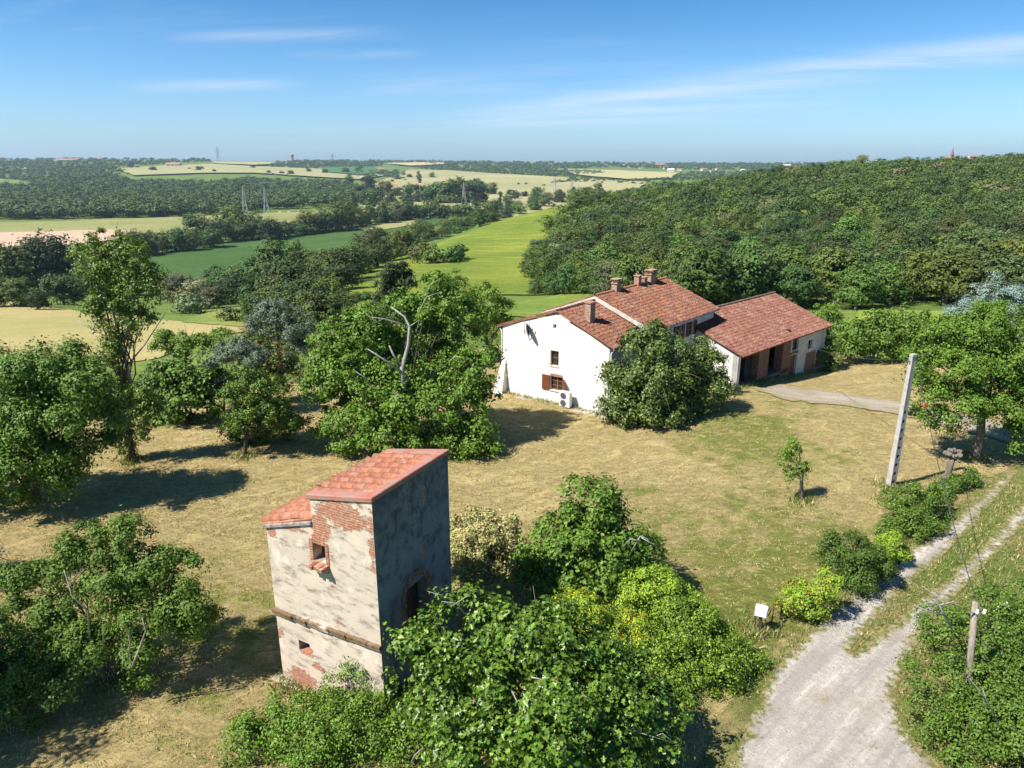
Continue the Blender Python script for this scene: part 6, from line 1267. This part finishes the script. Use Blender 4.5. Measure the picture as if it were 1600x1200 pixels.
G_DRY = leaf_mat('dry_blade', (0.38, 0.29, 0.13), (0.62, 0.49, 0.26), .1, .2, 0); G_GRN = leaf_mat('green_blade', (0.10, 0.17, 0.03), (0.18, 0.24, 0.05), .2, .25, 0)
vis = pxpoly([(-60,1220),(-60,650),(480,590),(780,545),(1400,580),(1660,700),(1300,950),(1190,1060),(1140,1220)])
LP = scatter(vis, 200000, 31, 52)
g1 = (np.sin(LP[:, 0]*.35+1.2*np.sin(LP[:, 1]*.22))+np.sin(LP[:, 1]*.41+.9*np.sin(LP[:, 0]*.3)))*.25+np.random.default_rng(2).normal(size=len(LP))*.35+.25*np.exp(-((LP[:, 0]-11)**2+(LP[:, 1]-29)**2)/90)
sw = np.sin((LP[:, 0]*.43+LP[:, 1]*.90)*3.6+1.5*np.sin(LP[:, 0]*.21)); LP = LP[(sw > -.35)]; g1 = g1[(sw > -.35)]
tufts('dry_grass', LP[g1 < .35], .075, [G_DRY], 41, 'short dry straw blades of the mown lawn', 3, .5)
tufts('lawn_grass', LP[g1 >= .35], .075, [G_GRN, G_DRY], 42, 'green tufts scattered through the mown lawn', 3, .5, [.7, .3])
vg = scatter(pxpoly([(1180,1100),(1190,1050),(1290,953),(1400,872),(1480,815),(1585,730),(1720,640),(1760,1290),(1540,1290),(1400,1130),(1180,1120)]), 95000, 33, 45)
TRXY = rough(TRACK, .05, .3, 7); vg = vg[~inside(TRXY, vg[:, 0], vg[:, 1])]
tufts('verge_grass', vg, .14, [G_GRN, G_DRY], 43, 'longer green grass on the banks and the strip between the wheel tracks', 3, .35, [.72, .28])

# longer grass left standing round the trunks, the poles and the tower, and loose stones on the track
rg = np.random.default_rng(55); base = []
for o in list(C.objects):
    if o.type == 'EMPTY' and o.parent is None and o.get('category') in ('tree', 'tree stump', 'utility pole', 'mailbox') and o.location.y < 55 and -24 < o.location.x < 40:
        n = 260; a = rg.uniform(0, 6.28, n); r = np.abs(rg.normal(size=n))*.42+.08; base.append(np.stack([o.location.x+np.cos(a)*r, o.location.y+np.sin(a)*r], -1))
for A_, B_, nn in ((TL, TN, 500), (TB, TL, 300), (HL, HR, 260), (BL, BR, 900), (HR, HR2, 200)):
    t = rg.random(nn)[:, None]; d_ = (B_-A_)/np.hypot(*(B_-A_)); base.append(A_+(B_-A_)*t+np.array([d_[1], -d_[0]])*np.abs(rg.normal(size=nn))[:, None]*.22+np.array([d_[1], -d_[0]])*.06)
q_ = np.concatenate(base); q_ = np.concatenate([q_, (tz(q_[:, 0], q_[:, 1])+bumpy(q_[:, 0], q_[:, 1])*.035)[:, None]], 1)
tufts('standing_grass', q_, .24, [G_GRN, G_DRY], 44, 'longer uncut grass standing round trunks, poles and wall feet', 3, .22, [.65, .35])
sp_ = scatter(TRACK, 16000, 61, 40); sp_ = sp_[inside(TRXY, sp_[:, 0], sp_[:, 1])][:2600]; n = len(sp_); sz = rg.uniform(.014, .042, n)*np.where(rg.random(n) < .05, 1.8, 1)
tv = np.array([(1, 0, -.3), (-.5, .87, -.3), (-.5, -.87, -.3), (.1, .1, .7)]); a = rg.uniform(0, 6.28, n); ca, sa = np.cos(a), np.sin(a)
V = np.stack([tv[None, :, 0]*ca[:, None]-tv[None, :, 1]*sa[:, None], tv[None, :, 0]*sa[:, None]+tv[None, :, 1]*ca[:, None], np.repeat(tv[None, :, 2], n, 0)], -1)*sz[:, None, None]+(sp_+np.array([0, 0, .055]))[:, None]
b_ = np.arange(n)[:, None, None]*4; fs = (b_+np.array([(0, 1, 3), (1, 2, 3), (2, 0, 3)])[None]).reshape(-1, 3)
tag(link('gravel_stone', mesh_np('gravel_stone', V.reshape(-1, 3), [fs], [flat('loose_stone', (0.27, 0.24, 0.205), .9, .45, 9)])), 'loose pale stones scattered over the gravel track', 'stone', None, 'stuff')

# ------------------------------------------------------------------ haze
hz = MB(); hz.hexa([(-9400,-9400,-140), (9400,-9400,-140), (9400,9400,-140), (-9400,9400,-140), (-9400,-9400,150), (9400,-9400,150), (9400,9400,150), (-9400,9400,150)])
m = NT('haze_air'); pv = m.n('ShaderNodeVolumePrincipled'); pv.inputs['Color'].default_value = (0.60, 0.80, 1.0, 1); pv.inputs['Density'].default_value = 0.00006; pv.inputs['Anisotropy'].default_value = 0.2; m.l(pv.outputs[0], m.out.inputs['Volume'])
h = hz.build('haze', m.mat); tag(h, kind='stuff', label='pale blue air thickening over the distance', cat='haze')
for o in scene.objects:
    if o.type == 'MESH' and o.parent is None and 'kind' not in o and 'label' not in o: print('UNTAGGED', o.name)
